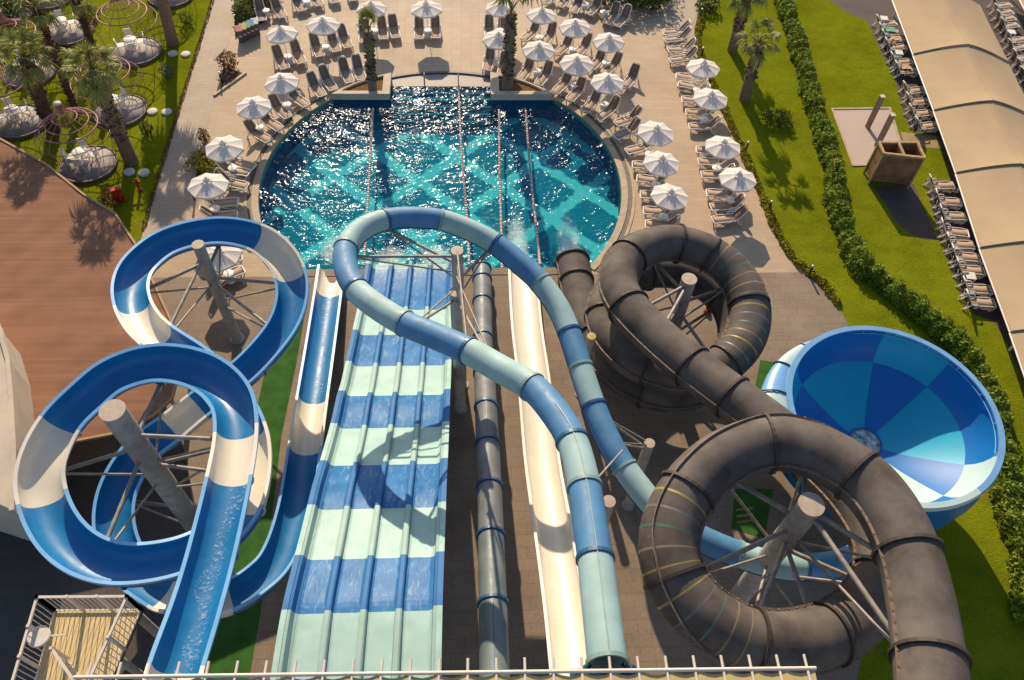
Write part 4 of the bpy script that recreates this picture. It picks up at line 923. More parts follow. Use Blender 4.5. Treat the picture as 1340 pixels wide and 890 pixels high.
# flumes
def flume(name, label, ctrl, Wd, dep, mats, rims, outs, bank=.55, flat=.35, water=None, per=8, it=4, cat='water slide', flange_m=None, maxb=.4):
    S, idx = path(ctrl, per, it); FR0 = frames(S, bank, maxb); off = Vector((S[-1].x, S[-1].y, 0)); FR = [(p-off, t_, s_, u_) for p, t_, s_, u_ in FR0]
    e = empty(name, off, label=label, cat=cat)
    cuts = [i for i, c in enumerate(ctrl) if len(c) > 3]+[len(ctrl)-1]; n = 16; h = Wd/2
    def prof(k): a = math.pi*k/n; x = -math.cos(a); z = math.sin(a); return x*h, -dep*(z**.75)
    inner = [prof(k) for k in range(n+1)]
    rim = [(h, 0), (h, .035), (h+.11, .035), (h+.11, -.06), (h+.05, -.06)]
    riml = [(-x, z) for x, z in rim][::-1]
    outer = [(x*1.08, z*1.05-.02) for x, z in inner][::-1]
    for q in range(len(cuts)-1):
        a, c = idx[cuts[q]], idx[cuts[q+1]]; key = ctrl[cuts[q]][3]; seg = FR[a:c+1]
        b = MB(); sweep(b, seg, inner[::-1], 0); sweep(b, seg, [(x, z) for x, z in outer][::-1], 1)
        o = b.build('trough_section', [mats[key], outs[key]], e)
        for rr, sd in ((rim, 1), (riml, -1)):
            b = MB(); sweep(b, seg, rr[::-1], 0, False, False)
            b.add([seg[0][0]+seg[0][2]*x+seg[0][3]*z for x, z in rr], [tuple(range(5))], 0); b.add([seg[-1][0]+seg[-1][2]*x+seg[-1][3]*z for x, z in rr], [tuple(range(5))[::-1]], 0)
            b.build('rim', rims[key], o)
        # bolted joint under the trough
        p, t_, s_, u_ = seg[0]; b = MB(); sec = [(x*1.07, z*1.05-.02) for x, z in inner]; sec2 = [(x*1.16, z*1.12-.05) for x, z in inner]
        vs = [p-t_*.03+s_*x+u_*z for x, z in sec]+[p-t_*.03+s_*x+u_*z for x, z in sec2]+[p+t_*.03+s_*x+u_*z for x, z in sec2]
        m_ = len(sec); b.add(vs, [(r*m_+k, r*m_+k+1, (r+1)*m_+k+1, (r+1)*m_+k) for r in range(2) for k in range(m_-1)], 0); b.build('joint_flange', outs[key], e)
    if water:
        for lo, hi, w in water:
            a, c = idx[lo], idx[hi]; b = MB(); seg = FR[a:c+1]; K = 6; vs = []
            for i, (p, t_, s_, u_) in enumerate(seg):
                sh = .10*math.sin(i*.35)+.06*math.sin(i*.9); ww = w*(1+.2*math.sin(i*.6))
                for k in range(K+1):
                    x = sh+(k/K-.5)*ww*2; x_ = max(-.98, min(.98, x/h)); z = -dep*((1-x_*x_)**.375); vs.append(p+s_*x+u_*(z+.03))
            b.add(vs, [(i*(K+1)+k, (i+1)*(K+1)+k, (i+1)*(K+1)+k+1, i*(K+1)+k+1) for i in range(len(seg)-1) for k in range(K)], 0, True)
            b.build('running_water', M['rush'], e)
    return e, S, FR
# frothy running water: white flecks over clear film
rm = bpy.data.materials.new('running_water_froth'); rm.use_nodes = True; t = rm.node_tree; pb = t.nodes['Principled BSDF']; pb.inputs['Base Color'].default_value = (.72, .80, .84, 1); pb.inputs['Roughness'].default_value = .25
tc = node(t, 'ShaderNodeTexCoord'); nn_ = node(t, 'ShaderNodeTexNoise'); nn_.inputs['Scale'].default_value = 9; nn_.inputs['Detail'].default_value = 6; nn_.inputs['Roughness'].default_value = .75; nn_.inputs['Distortion'].default_value = .6
t.links.new(tc.outputs['Object'], nn_.inputs[0]); mr = node(t, 'ShaderNodeMapRange'); mr.inputs[1].default_value = .53; mr.inputs[2].default_value = .68; mr.inputs[4].default_value = .6; t.links.new(nn_.outputs[0], mr.inputs[0])
trn = node(t, 'ShaderNodeBsdfTransparent'); ms = node(t, 'ShaderNodeMixShader'); t.links.new(mr.outputs[0], ms.inputs[0]); t.links.new(trn.outputs[0], ms.inputs[1]); t.links.new(pb.outputs[0], ms.inputs[2]); t.links.new(ms.outputs[0], t.nodes['Material Output'].inputs[0])
M['rush'] = rm
FT = [(225, 900, 9.75, 'w'), (230, 872, 9.6, 'b'), (256, 795, 9.4), (277, 722, 9.2, 'b'), (300, 622, 9.05, 'w'), (309, 560, 8.95, 'b'), (300, 515, 8.85), (262, 484, 8.7), (205, 474, 8.55, 'b'), (150, 489, 8.45), (113, 518, 8.35), (78, 554, 8.25, 'w'), (54, 605, 8.15), (55, 650, 8.0, 'b'), (76, 695, 7.9), (113, 726, 7.8), (165, 738, 7.65, 'b'), (235, 727, 7.5), (288, 698, 7.35), (318, 660, 7.2, 'w'), (328, 610, 7.05), (322, 563, 6.95, 'b'), (296, 515, 6.8), (255, 474, 6.65), (220, 450, 6.5, 'b'), (204, 438, 6.42, 'w'), (186, 420, 6.35), (173, 395, 6.25, 'b'), (171, 368, 6.15), (184, 342, 6.05), (222, 314, 5.9), (282, 301, 5.75, 'b'), (333, 309, 5.55, 'w'), (363, 330, 5.4), (379, 357, 5.2, 'b'), (382, 389, 5.05), (368, 428, 4.85), (330, 474, 4.6, 'b'), (296, 502, 4.4), (258, 531, 4.2, 'w'), (221, 561, 4.0, 'b'), (182, 592, 3.8), (153, 643, 3.6, 'b'), (150, 695, 3.45), (170, 742, 3.3), (212, 773, 3.1, 'w'), (225, 777, 3.06, 'b'), (262, 785, 2.95, 'w'), (300, 779, 2.85, 'b'), (335, 758, 2.75), (364, 727, 2.6, 'b'), (386, 665, 2.35), (399, 584, 2.05, 'w'), (409, 517, 1.7, 'b'), (420, 445, 1.15), (430, 376, .75, 'w'), (434, 346, .5)]
flume('open_flume_slide', 'open blue and cream water slide trough winding in a figure of eight into the pool', FT, 1.16, .62, {'w': M['white_frp'], 'b': M['blue_frp']}, {'w': M['white2'], 'b': M['blue_rim']}, {'w': M['white2'], 'b': M['blue_out']},
      water=[(1, 4, .20), (53, 55, .18)])
# cream body slide
WT = [(684, 352, .55, 'w'), (689, 425, .95, 'w'), (699, 500, 1.35, 'w'), (709, 600, 1.85, 'w'), (725, 700, 2.7, 'w'), (740, 800, 3.6, 'w'), (753, 905, 4.6)]
flume('cream_body_slide', 'straight open cream body slide running beneath the looping blue tube', WT, 1.24, .42, {'w': M['white_frp']}, {'w': M['white2']}, {'w': M['white2']}, bank=0)

# ------------------------------------------------------------------ racing lanes
def lane_profile():
    pts = [(26.95, .22), (26.3, .3), (24.6, .75), (22.2, 1.6), (19.5, 2.55), (17.6, 3.2), (16.6, 3.75), (15.05, 4.3), (13.4, 5.1), (11.75, 6.0), (10.6, 6.45), (9.5, 6.9), (8.3, 7.4), (7.1, 7.85), (5.45, 8.05), (3.8, 8.1)]
    S, _ = catmull([Vector((0, y, z)) for y, z in pts], 8); return smooth(S, 3)
LS = lane_profile()
X0, X1 = -5.17, -1.12
def y_of(py):    # distance along the lanes seen at photo row py on their inner edge
    best = min(LS, key=lambda p: abs(proj_y(Vector((-3.1, p.y, p.z)))-py)); return best.y
def proj_y(P):
    d = P-CAMP; c = Vector((AX.x*d.x+AY.x*d.y+AZ_.x*d.z, AX.y*d.x+AY.y*d.y+AZ_.y*d.z, AX.z*d.x+AY.z*d.y+AZ_.z*d.z)); return CY+FOC*c.y/c.z
cutsy = [60]+[y_of(v) for v in (352, 404, 436, 478, 516, 558, 607, 664, 731, 803)]+[-60]
keys = ['a', 'b', 'a', 'b', 'a', 'b', 'a', 'b', 'a', 'b', 'a']
def lane_key(y):
    for i in range(len(keys)):
        if cutsy[i] >= y > cutsy[i+1]: return keys[i]
    return 'a'
def wet(name, c, c2, froth):
    m = pm(name, c, .3, .08, 1.6, .03, coat=0, c2=c2); t = m.node_tree; b_ = t.nodes['Principled BSDF']
    tc = node(t, 'ShaderNodeTexCoord'); mp = node(t, 'ShaderNodeMapping'); mp.inputs['Scale'].default_value = (1, .35, .35); t.links.new(tc.outputs['Object'], mp.inputs[0])
    n1 = node(t, 'ShaderNodeTexNoise'); n1.inputs['Scale'].default_value = 5; n1.inputs['Detail'].default_value = 6; n1.inputs['Distortion'].default_value = 1.5; t.links.new(mp.outputs[0], n1.inputs[0])
    bp_ = node(t, 'ShaderNodeBump'); bp_.inputs['Strength'].default_value = .16; bp_.inputs['Distance'].default_value = .05; t.links.new(n1.outputs[0], bp_.inputs['Height']); t.links.new(bp_.outputs[0], b_.inputs['Coat Normal']); t.links.new(bp_.outputs[0], b_.inputs['Normal'])
    src = b_.inputs['Base Color'].links[0].from_socket; mx_ = node(t, 'ShaderNodeMix', data_type='RGBA'); mx_.inputs[7].default_value = (.70, .78, .78, 1)
    mr_ = node(t, 'ShaderNodeMapRange'); mr_.inputs[1].default_value = .53; mr_.inputs[2].default_value = .75; mr_.inputs[4].default_value = froth; t.links.new(n1.outputs[0], mr_.inputs[0])
    t.links.new(mr_.outputs[0], mx_.inputs[0]); t.links.new(src, mx_.inputs[6]); t.links.new(mx_.outputs[2], b_.inputs['Base Color']); return m
M['l_aqua'] = wet('wet_aqua_lane', (.35, .53, .51), (.41, .59, .565), .08); M['l_blue'] = wet('wet_blue_lane', (.03, .15, .38), (.055, .20, .44), .20)
ml_e = empty('multi_lane_racer', ((X0+X1)/2, 26.9, 0), label='four lane racing slide in mint and blue checks descending into the pool', cat='water slide')
off = Vector(ml_e.location)
fine = []
for i in range(len(LS)-1):
    for k in range(3): fine.append(LS[i].lerp(LS[i+1], k/3))
fine.append(LS[-1])
def run(sec, name, mats, sm=False, close=True):
    b = MB(); n = len(sec)
    FRx = [(Vector((0, p.y, p.z))-Vector((off.x, off.y, 0)), None, Vector((1, 0, 0)), Vector((0, 0, 1))) for p in fine]
    i = 0
    while i < len(fine)-1:
        j = i+1; k0 = lane_key((fine[i].y+fine[i+1].y)/2)
        while j < len(fine)-1 and lane_key((fine[j].y+fine[j+1].y)/2) == k0: j += 1
        sweep(b, FRx[i:j+1], sec, 0 if k0 == 'a' else 1, close, sm); i = j
    b.add([FRx[0][0]+Vector((x, 0, z)) for x, z in sec], [tuple(range(n))[::-1]], 0)
    return b.build(name, mats, ml_e)
LW = (X1-X0); wl = .20; dv = .24; lane_w = (LW-2*wl-3*dv)/4; x = X0+wl
for k in range(4):
    xa, xb = x, x+lane_w; sec = [(xa, 0), (xa+.06, -.035), (xb-.06, -.035), (xb, 0), (xb, -.16), (xa, -.16)]
    run([(a, z) for a, z in sec][::-1], 'lane_bed', [M['l_aqua'], M['l_blue']]); x = xb
    if k < 3:
        sec = [(x+.002, -.1), (x+.03, .20), (x+.07, .235), (x+dv-.07, .235), (x+dv-.03, .20), (x+dv-.002, -.1)]; run(sec[::-1], 'lane_divider', [M['l_div'], M['l_divb']]); x += dv
for xa, s in ((X0, 1), (X1, -1)):
    sec = [(xa, -.35), (xa, .36), (xa+s*.05, .38), (xa+s*.09, .36), (xa+s*.14, .06), (xa+s*(wl-.002), .02), (xa+s*(wl-.002), -.18), (xa+s*.05, -.35)]
    run(sec if s < 0 else sec[::-1], 'side_wall', [M['l_div'], M['l_divb']])
    sec = [(xa-s*.16, .355), (xa-s*.16, .39), (xa-s*.002, .395), (xa-s*.002, .34)]; run(sec if s > 0 else sec[::-1], 'outer_rim', [M['l_aqua'], M['l_divb']])
for yy in (8, 12, 16, 20):
    z = min(fine, key=lambda p: abs(p.y-yy)).z
    for xx in (X0+.5, X1-.5):
        b = MB(); b.tube([(xx-off.x, yy-off.y, 0), (xx-off.x, yy-off.y, z-.18)], .12, 10); b.build('support_post', M['steel'], ml_e)
    b = MB(); b.box((-3.145-off.x, yy-off.y, z-.28), (LW-.3, .18, .18)); b.build('cross_beam', M['steel'], ml_e)

# ------------------------------------------------------------------ bowl
BC = Vector((15.79, 15.01, 0)); BZ = 5.0; BR = 3.80
be = empty('bowl_slide', (BC.x, BC.y, 0), label='giant blue funnel bowl with pale rim segments standing beside the hedge', cat='water slide')
hole = Vector((-.05, .06, 0)); zf, zc = 2.45, 3.6
ns = 180; Rc = 3.26
def lerp(a, c, f): return a+(c-a)*f
ang0 = 0.0
WB = [-62, -30, 37, 75, 140, 186, 233, 298]
def wedge(a):  # which gore
    d = math.degrees(a)
    while d < -62: d += 360
    while d >= 298: d -= 360
    return max(i for i in range(7) if d >= WB[i])
WF = ['a', 'b', 'a', 'b', 'a', 'b', 'w']   # floor colours going round, pale gores split into shaded and sunlit copies
WW = ['w', 'a', 'b', 'a', 'b', 'a', 'a']
prof_w = [(BR, BZ), (BR-.04, BZ-.4), (BR-.14, BZ-.8), (BR-.30, BZ-1.12), (Rc, zc)]
b = MB(); mi = {'a': 0, 'b': 1, 'w': 2}
def bowl_pt(r, z, a, f=0): return Vector((r*math.cos(a), r*math.sin(a), z))+hole*f
for k in range(ns):
    a0, a1 = ang0+2*math.pi*k/ns, ang0+2*math.pi*(k+1)/ns; am = (a0+a1)/2; w_ = wedge(am)
    vs = []; 
    for r, z in prof_w: vs += [bowl_pt(r, z, a0), bowl_pt(r, z, a1)]
    b.add(vs, [(2*i, 2*i+2, 2*i+3, 2*i+1) for i in range(4)], mi[WW[w_]], True)
    vs = []
    for i in range(6):
        f = i/5; r = lerp(Rc, .62, f); z = zc-(zc-zf)*(1-(1-f)**1.4); vs += [bowl_pt(r, z, a0, f), bowl_pt(r, z, a1, f)]
    b.add(vs, [(2*i, 2*i+2, 2*i+3, 2*i+1) for i in range(5)], mi[WF[w_]], True)
b.build('bowl_interior', [M['bowl_a'], M['bowl_b'], M['bowl_w']], be)
b = MB(); pr_ = [(BR+.17, BZ-.02), (BR+.34, BZ-1.3), (BR+.26, BZ-2.4), (BR-.35, BZ-3.25), (2.0, zf-1.1), (.95, zf-1.15), (.9, zf-2.4)]
vs = []
for i, (r, z) in enumerate(pr_):
    f = 0 if i < 4 else (.55 if i == 4 else 1)
    vs += [bowl_pt(r, z, 2*math.pi*k/ns, f) for k in range(ns)]
b.add(vs, [(i*ns+k, i*ns+(k+1) % ns, (i+1)*ns+(k+1) % ns, (i+1)*ns+k) for i in range(len(pr_)-1) for k in range(ns)], 0, True); b.build('bowl_shell', M['blue_out'], be)
NR = 12
for q in range(NR):
    a0, a1 = 2*math.pi*q/NR, 2*math.pi*(q+1)/NR; b = MB(); b.lathe([(BR-.01, BZ-.02), (BR-.01, BZ+.05), (BR+.2, BZ+.05), (BR+.26, BZ-.12), (BR+.17, BZ-.16)], 8, (0, 0, 0), 0, False, a0, a1)
    b.build('rim_segment', M['bowl_w'] if q in (7, 8, 9) else M['bowl_rim'], be)
# swirl in the outlet
sm_ = pm('outlet_swirl_water', (.20, .30, .30), .15, .5, 5, .5, c2=(.62, .70, .68), bump=.9, bscale=9)
b = MB(); b.lathe([(.01, .02), (.3, .05), (.63, .0)], 32, (hole.x, hole.y, zf-.02)); b.build('outlet_swirl', sm_, be)
b = MB(); b.tube([(hole.x+.64*math.cos(2*math.pi*k/32), hole.y+.64*math.sin(2*math.pi*k/32), zf+.02) for k in range(32)], .035, 6, 0, False, True); b.build('outlet_ring', M['bowl_a'], be)
# bulging entry gallery hugging the pool side of the rim
secs_g = [('blue_rim', 205, 186), ('bowl_w', 186, 168), ('blue_rim', 168, 148), ('bowl_w', 148, 128), ('blue_rim', 128, 108)]
for mt_, d0, d1 in secs_g:
    b = MB(); K = 8; vs = []; n = 14
    for i in range(K+1):
        dg = lerp(d0, d1, i/K); a = R_(dg); w_ = .60*max(.16, min(1, (dg-104)/70)); c = Vector((math.cos(a), math.sin(a), 0))
        for k in range(n):
            th = 2*math.pi*k/n; vs.append(c*(BR+.02+w_+w_*math.cos(th))+Vector((0, 0, BZ-.28+w_*.62*math.sin(th))))
    b.add(vs, [(i*n+k, i*n+(k+1) % n, (i+1)*n+(k+1) % n, (i+1)*n+k) for i in range(K) for k in range(n)], 0, True); b.build('entry_gallery', M[mt_], be)
    a = R_(d0); c = Vector((math.cos(a), math.sin(a), 0)); w_ = .63*max(.16, min(1, (d0-104)/70)); tg = Vector((-math.sin(a), math.cos(a), 0)); b = MB()
    b.tube([c*(BR+.02+w_+w_*math.cos(2*math.pi*k/20))+Vector((0, 0, BZ-.28+w_*.66*math.sin(2*math.pi*k/20))) for k in range(20)], .035, 5, 0, False, True); b.build('gallery_flange', M['t_bl_d'], be)
for k in range(6):
    a = R_(20+60*k); b = MB(); b.tube([(2.0*math.cos(a), 2.0*math.sin(a), 0), (2.0*math.cos(a), 2.0*math.sin(a), zf-1.08)], .13, 10); b.build('leg', M['steel'], be)
b = MB(); b.tube([(BR*.985*math.cos(R_(d)), BR*.985*math.sin(R_(d)), BZ-.12) for d in range(-30, 100, 5)], .02, 5); b.build('spray_pipe', M['blue_rim'], be)
for d in range(-30, 100, 20):
    b = MB(); b.bar((BR*.985*math.cos(R_(d)), BR*.985*math.sin(R_(d)), BZ+.02), (BR*.985*math.cos(R_(d)), BR*.985*math.sin(R_(d)), BZ-.12), .03, .03); b.build('pipe_bracket', M['blue_rim'], be)

# ------------------------------------------------------------------ steel columns with braces
def column(px, py, zt, r, label, arms, cap='steel_cap', name='support_column', zb=0):
    p = W(px, py, zt); e = empty(name, (p.x, p.y, 0), label=label, cat='support column', group='steel columns carrying the slides')
    b = MB(); b.tube([(0, 0, 0), (0, 0, zt)], r, 20, caps=False); b.build('post', M['steel'], e)
    b = MB(); b.lathe([(0, zt+.02), (r*1.04, zt+.015), (r*1.04, zt-.06), (r, zt-.06)], 24, sm=False); b.build('cap_plate', M[cap], e)
    b = MB(); b.lathe([(0, .06), (r*1.4, .055), (r*1.4, .004)], 20, sm=False); b.build('base_plate', M['steel'], e)
    for zc_, tgt, rr in arms:
        q = Vector(tgt)-Vector((p.x, p.y, 0)); d = Vector((q.x, q.y, 0)).normalized()
        b = MB(); b.tube([d*r*.9+Vector((0, 0, zc_)), q], rr, 8); b.build('brace', M['steel_d'], e)
    return e
def nearest(S, px, py, zguess):
    t_ = W(px, py, zguess); return min(S, key=lambda p: (p-t_).length)
def arms_for(S, pts, drop, down, zt, rr=.07):
    A = []
    for px, py, z in pts:
        q = nearest(S, px, py, z)-Vector((0, 0, drop)); A.append((min(zt-.3, q.z-.05), tuple(q), rr)); A.append((max(.5, q.z-down), tuple(q+Vector((0, 0, -.02))), rr*.6))
    return A
ft_S, _ = path(FT, 8, 4)
column(259, 320, 6.4, .24, 'leaning looking grey steel column in the middle of the upper flume loop', arms_for(ft_S, [(171, 368, 6.1), (282, 301, 5.7), (379, 357, 5.2), (368, 428, 4.8), (200, 436, 6.4)], .76, 1.5, 6.4))
column(147, 537, 9.6, .37, 'thick grey steel column in the middle of the lower flume loop', arms_for(ft_S, [(54, 605, 8.1), (205, 474, 8.5), (309, 560, 8.9), (328, 610, 7.0), (113, 726, 7.8), (153, 643, 3.6), (322, 563, 6.9)], .76, 1.7, 9.6))
column(598, 328, 8.9, .22, 'tall dark steel column inside the blue tube loop', arms_for(bt_S, [(504, 290, 8.6), (453, 325, 9.1), (640, 315, 7.7), (613, 459, 10.4)], .44, .9, 8.9, .06))
column(596.5, 382, 8.0, .23, 'shorter steel column beside the racing lanes in front of the tall one', arms_for(bt_S, [(529, 423, 9.9), (655, 483, 10.7)], .44, 1.2, 8.0, .05))
column(902, 365, 5.6, .31, 'grey steel column in the middle of the far brown spiral', arms_for(kt_S, [(822, 402, 6), (855, 321, 5.4), (962, 360, 4.8), (950, 475, 4.2), (806, 377, 3.1), (945, 388, 2.4), (942, 488, 2), (858, 440, 6.2)], .7, 1.3, 5.6, .075))
column(1062, 660, 10.2, .35, 'thickest steel column in the middle of the near brown spiral', arms_for(kt_S, [(1188, 722, 10.7), (945, 600, 10), (1065, 590, 10.3), (882, 755, 9.5), (985, 838, 9), (1152, 755, 8), (1085, 830, 8.5), (1216, 862, 11.1)], .72, 2.0, 10.2, .075))
column(850, 580, 5.2, .19, 'short steel column beside the low blue tube run', arms_for(bt_S, [(795, 573, 6.4), (777, 531, 6.5)], .3, .9, 5.2, .045))
column(797, 656, 6.2, .21, 'short steel column standing close to the near blue tube', arms_for(bt_S, [(765, 638, 11.9)], .44, 1.5, 6.2, .05))
column(774, 440, 4.4, .18, 'slim column with a yellowish cap beside the far brown spiral', arms_for(kt_S, [(790, 415, 3.3)], .7, .8, 4.4, .045), 'yellow_cap')

# ------------------------------------------------------------------ awning, canopies, buildings
def flatpoly(name, pts, z, th, mats, fold=None):
    pass
def sail_mat():
    m = pm('terracotta_awning_cloth', (.275, .142, .088), .9, .06, .8, .03, c2=(.305, .16, .10)); t = m.node_tree; b_ = t.nodes['Principled BSDF']
    tc = node(t, 'ShaderNodeTexCoord'); mp = node(t, 'ShaderNodeMapping'); mp.inputs['Rotation'].default_value = (0, 0, R_(-16)); mp.inputs['Scale'].default_value = (.05, 3.0, 1)
    t.links.new(tc.outputs['Object'], mp.inputs[0]); n1 = node(t, 'ShaderNodeTexNoise'); n1.inputs['Scale'].default_value = 1.6; n1.inputs['Detail'].default_value = 5; n1.inputs['Roughness'].default_value = .7; t.links.new(mp.outputs[0], n1.inputs[0])
    mr_ = node(t, 'ShaderNodeMapRange'); mr_.inputs[1].default_value = .42; mr_.inputs[2].default_value = .62; mr_.inputs[3].default_value = .85; mr_.inputs[4].default_value = 1.04; t.links.new(n1.outputs[0], mr_.inputs[0])
    src = b_.inputs['Base Color'].links[0].from_socket; v = node(t, 'ShaderNodeVectorMath', operation='SCALE'); t.links.new(src, v.inputs[0]); t.links.new(mr_.outputs[0], v.inputs['Scale']); t.links.new(v.outputs[0], b_.inputs['Base Color'])
    return m
ae = empty('brown_awning', W(100, 400, 0), label='large terracotta awning with soft pleats at the foot of the flume loops', cat='awning'); ao = Vector(ae.location)
AP = [(-260, 20), (-60, 140), (0, 182), (60, 215), (110, 255), (151, 280), (177, 319), (200, 368), (225, 422), (236, 480), (225, 522), (200, 545), (147, 568), (22, 592), (-260, 640)]
ZA = 2.7
P2 = [W(x, y, ZA) for x, y in AP]; poly = [Vector((p.x, p.y)) for p in P2]
b = MB(); fan = W(-700, 760, ZA)
bm = bmesh.new(); vsx = [bm.verts.new((p.x, p.y, ZA)) for p in P2]; f = bm.faces.new(vsx)
bmesh.ops.triangulate(bm, faces=bm.faces[:]); 
for _ in range(4): bmesh.ops.subdivide_edges(bm, edges=[e_ for e_ in bm.edges if e_.calc_length() > .55], cuts=1, use_grid_fill=False); bmesh.ops.triangulate(bm, faces=bm.faces[:])
for v in bm.verts:
    a = math.atan2(v.co.y-fan.y, v.co.x-fan.x); v.co.z = ZA+.012*math.sin(a*95)+.008*math.sin(a*41+1)
vv = [v.co-ao for v in bm.verts]; bm.verts.index_update(); fs = [[v.index for v in f.verts] for f in bm.faces]
fs = [f if (vv[f[1]]-vv[f[0]]).cross(vv[f[2]]-vv[f[0]]).z > 0 else f[::-1] for f in fs]
b.add(vv, fs, 0, True); b.add([v-Vector((0, 0, .05)) for v in vv], [f[::-1] for f in fs], 0, True); bm.free()
b.build('membrane', sail_mat(), ae)
b = MB()
for i in range(2, 14):
    b.bar(P2[i]-ao, P2[i+1]-ao, .10, .12)
b.build('edge_band', M['trim'], ae)
for px, py in ((150, 284), (228, 430), (222, 520), (30, 588), (20, 200)):
    p = W(px, py, ZA-.1)-ao; b = MB(); b.tube([(p.x, p.y, 0), (p.x, p.y, ZA-.08)], .08, 8); b.build('pole', M['steel'], ae)
bd = empty('service_building', W(-60, 600, 0), label='pale concrete roofed building corner at the edge beside the brown awning', cat='building'); bo = Vector(bd.location)
RP = [(-300, 330), (-40, 395), (0, 425), (13, 470), (18, 520), (22, 590), (19, 669), (-10, 655), (-300, 560)]
b = MB(); b.prism([tuple((W(x, y, 4.6)-bo).xy) for x, y in RP], 4.35, 4.6); b.build('roof', M['concrete'], bd)
b = MB(); q = [(W(x, y, 4.6)-bo).xy for x, y in RP]; c = sum(q, Vector((0, 0)))/len(q); b.prism([tuple(c+(v-c)*.965) for v in q], 0, 4.348); b.build('wall', M['wallr'], bd)
b = MB(); q3 = [W(x, y, 4.6)-bo for x, y in RP]
for i in range(1, 6): b.bar(q3[i]+Vector((-.06, 0, .05)), q3[i+1]+Vector((-.06, 0, .05)), .16, .1)
b.build('parapet', M['concrete'], bd)
# sand canopies in bays
ZC = 1.35
LE = [(1139, -78), (1167, -3), (1195, 72), (1222, 145), (1251, 227), (1282, 325), (1322, 435), (1368, 570)]
Lw = [W(x, y, ZC) for x, y in LE]; ax = (Lw[-1]-Lw[1]); ax.normalize(); perp = Vector((-ax.y, ax.x, 0)); perp = perp if perp.x > 0 else -perp
cord = ['topmost', 'second', 'third', 'fourth', 'fifth', 'lowest']
def canopy_bay(A, B, width, label):
    e = empty('shade_canopy', (A.x, A.y, 0), label=label, cat='canopy', group='sand coloured barrel canopies'); d = B-A; o = Vector((A.x, A.y, 0))
    nu, nv = 16, 8; vs = []
    for j in range(nv+1):
        v = j/nv
        for i in range(nu+1):
            u = i/nu; arch = (1-abs(2*u-1)**1.35)*.95; z = ZC+arch*(1-.22*math.sin(math.pi*v))+.07*v+(.03 if j == nv else 0)
            p = A+d*(v*.996)+perp*width*u; vs.append(Vector((p.x, p.y, z))-o)
    fs = [(j*(nu+1)+i, j*(nu+1)+i+1, (j+1)*(nu+1)+i+1, (j+1)*(nu+1)+i) for j in range(nv) for i in range(nu)]
    b = MB(); up = (vs[1]-vs[0]).cross(vs[nu+1]-vs[0]).z > 0
    b.add(vs, fs if up else [f[::-1] for f in fs], 0, True); b.add([v-Vector((0, 0, .025)) for v in vs], fs if not up else [f[::-1] for f in fs], 0, True); b.build('membrane', M['beige'], e)
    for j, nm in ((0, 'arch_bar'), (nv, 'arch_bar')):
        b = MB(); b.tube([v+Vector((0, 0, -.05)) for v in vs[j*(nu+1):(j+1)*(nu+1)]], .03, 6); b.build(nm, M['beige'], e)
    for i in (0, nu):
        b = MB(); b.tube([vs[i]-Vector((0, 0, .05)), vs[nv*(nu+1)+i]-Vector((0, 0, .12))], .05, 6); b.build('edge_beam', M['white'], e)
        b = MB(); q = vs[i].lerp(vs[nu//2], .22); b.tube([(q.x, q.y, 0), (q.x, q.y, q.z-.1)], .06, 8); b.build('post', M['white'], e)
    b = MB(); b.tube([vs[j*(nu+1)+nu//2]+Vector((0, 0, .005)) for j in range(nv+1)], .02, 5); b.build('ridge_seam', M['beige'], e)
    return e
for i in range(1, len(Lw)-1):
    canopy_bay(Lw[i], Lw[i+1], 5.95, f'sand coloured barrel canopy bay, {cord[i-1]} of the run beside the lawn')
S2 = Lw[1]+perp*9.0; canopy_bay(S2-ax*4, S2+ax*3.2, 5.5, 'sand canopy in the upper corner across the lounger aisle from the main run')
# shower cabin
q = [Vector((22.50, 33.90, 0)), Vector((24.66, 33.88, 0)), Vector((24.62, 32.60, 0)), Vector((22.47, 32.98, 0))]
e = empty('shower_cabin', (22.5, 33.9, 0), label='open topped brown wooden changing cabin on the lawn', cat='cabin'); o = Vector((22.5, 33.9, 0)); H_ = 2.2
for i in range(4):
    a, c = q[i]-o, q[(i+1) % 4]-o; d = (c-a); L = d.length; d.normalize(); b = MB(); n = 14; ang = math.atan2(d.y, d.x)
    for k in range(n): b.box((a+c)/2+Vector((0, 0, .27+1.9*(k+.5)/n)), (L-.04, .03+.006*(k % 2), 1.9/n*.86), ang)
    b.box((a+c)/2+Vector((0, 0, 1.2)), (L-.06, .012, 1.86), ang, 1)
    b.build('plank_wall', [M['wood'], M['gap']], e)
    b = MB(); b.bar(a+Vector((0, 0, H_)), c+Vector((0, 0, H_+.003*i)), .13, .12); b.build('top_rail', M['wood_l'], e)
    b = MB(); b.box(a+Vector((0, 0, 1.1)), (.10, .10, 2.2)); b.build('corner_post', M['wood_l'], e)
a, c = (q[0]+q[1])/2-o, (q[2]+q[3])/2-o; b = MB(); b.bar(a+Vector((0, 0, 1.2)), c+Vector((0, 0, 1.2)), .05, 1.9); b.build('partition', M['wood'], e)
b = MB(); b.bar(a+Vector((0, 0, H_+.02)), c+Vector((0, 0, H_+.02)), .12, .1); b.build('cross_rail', M['wood_l'], e)
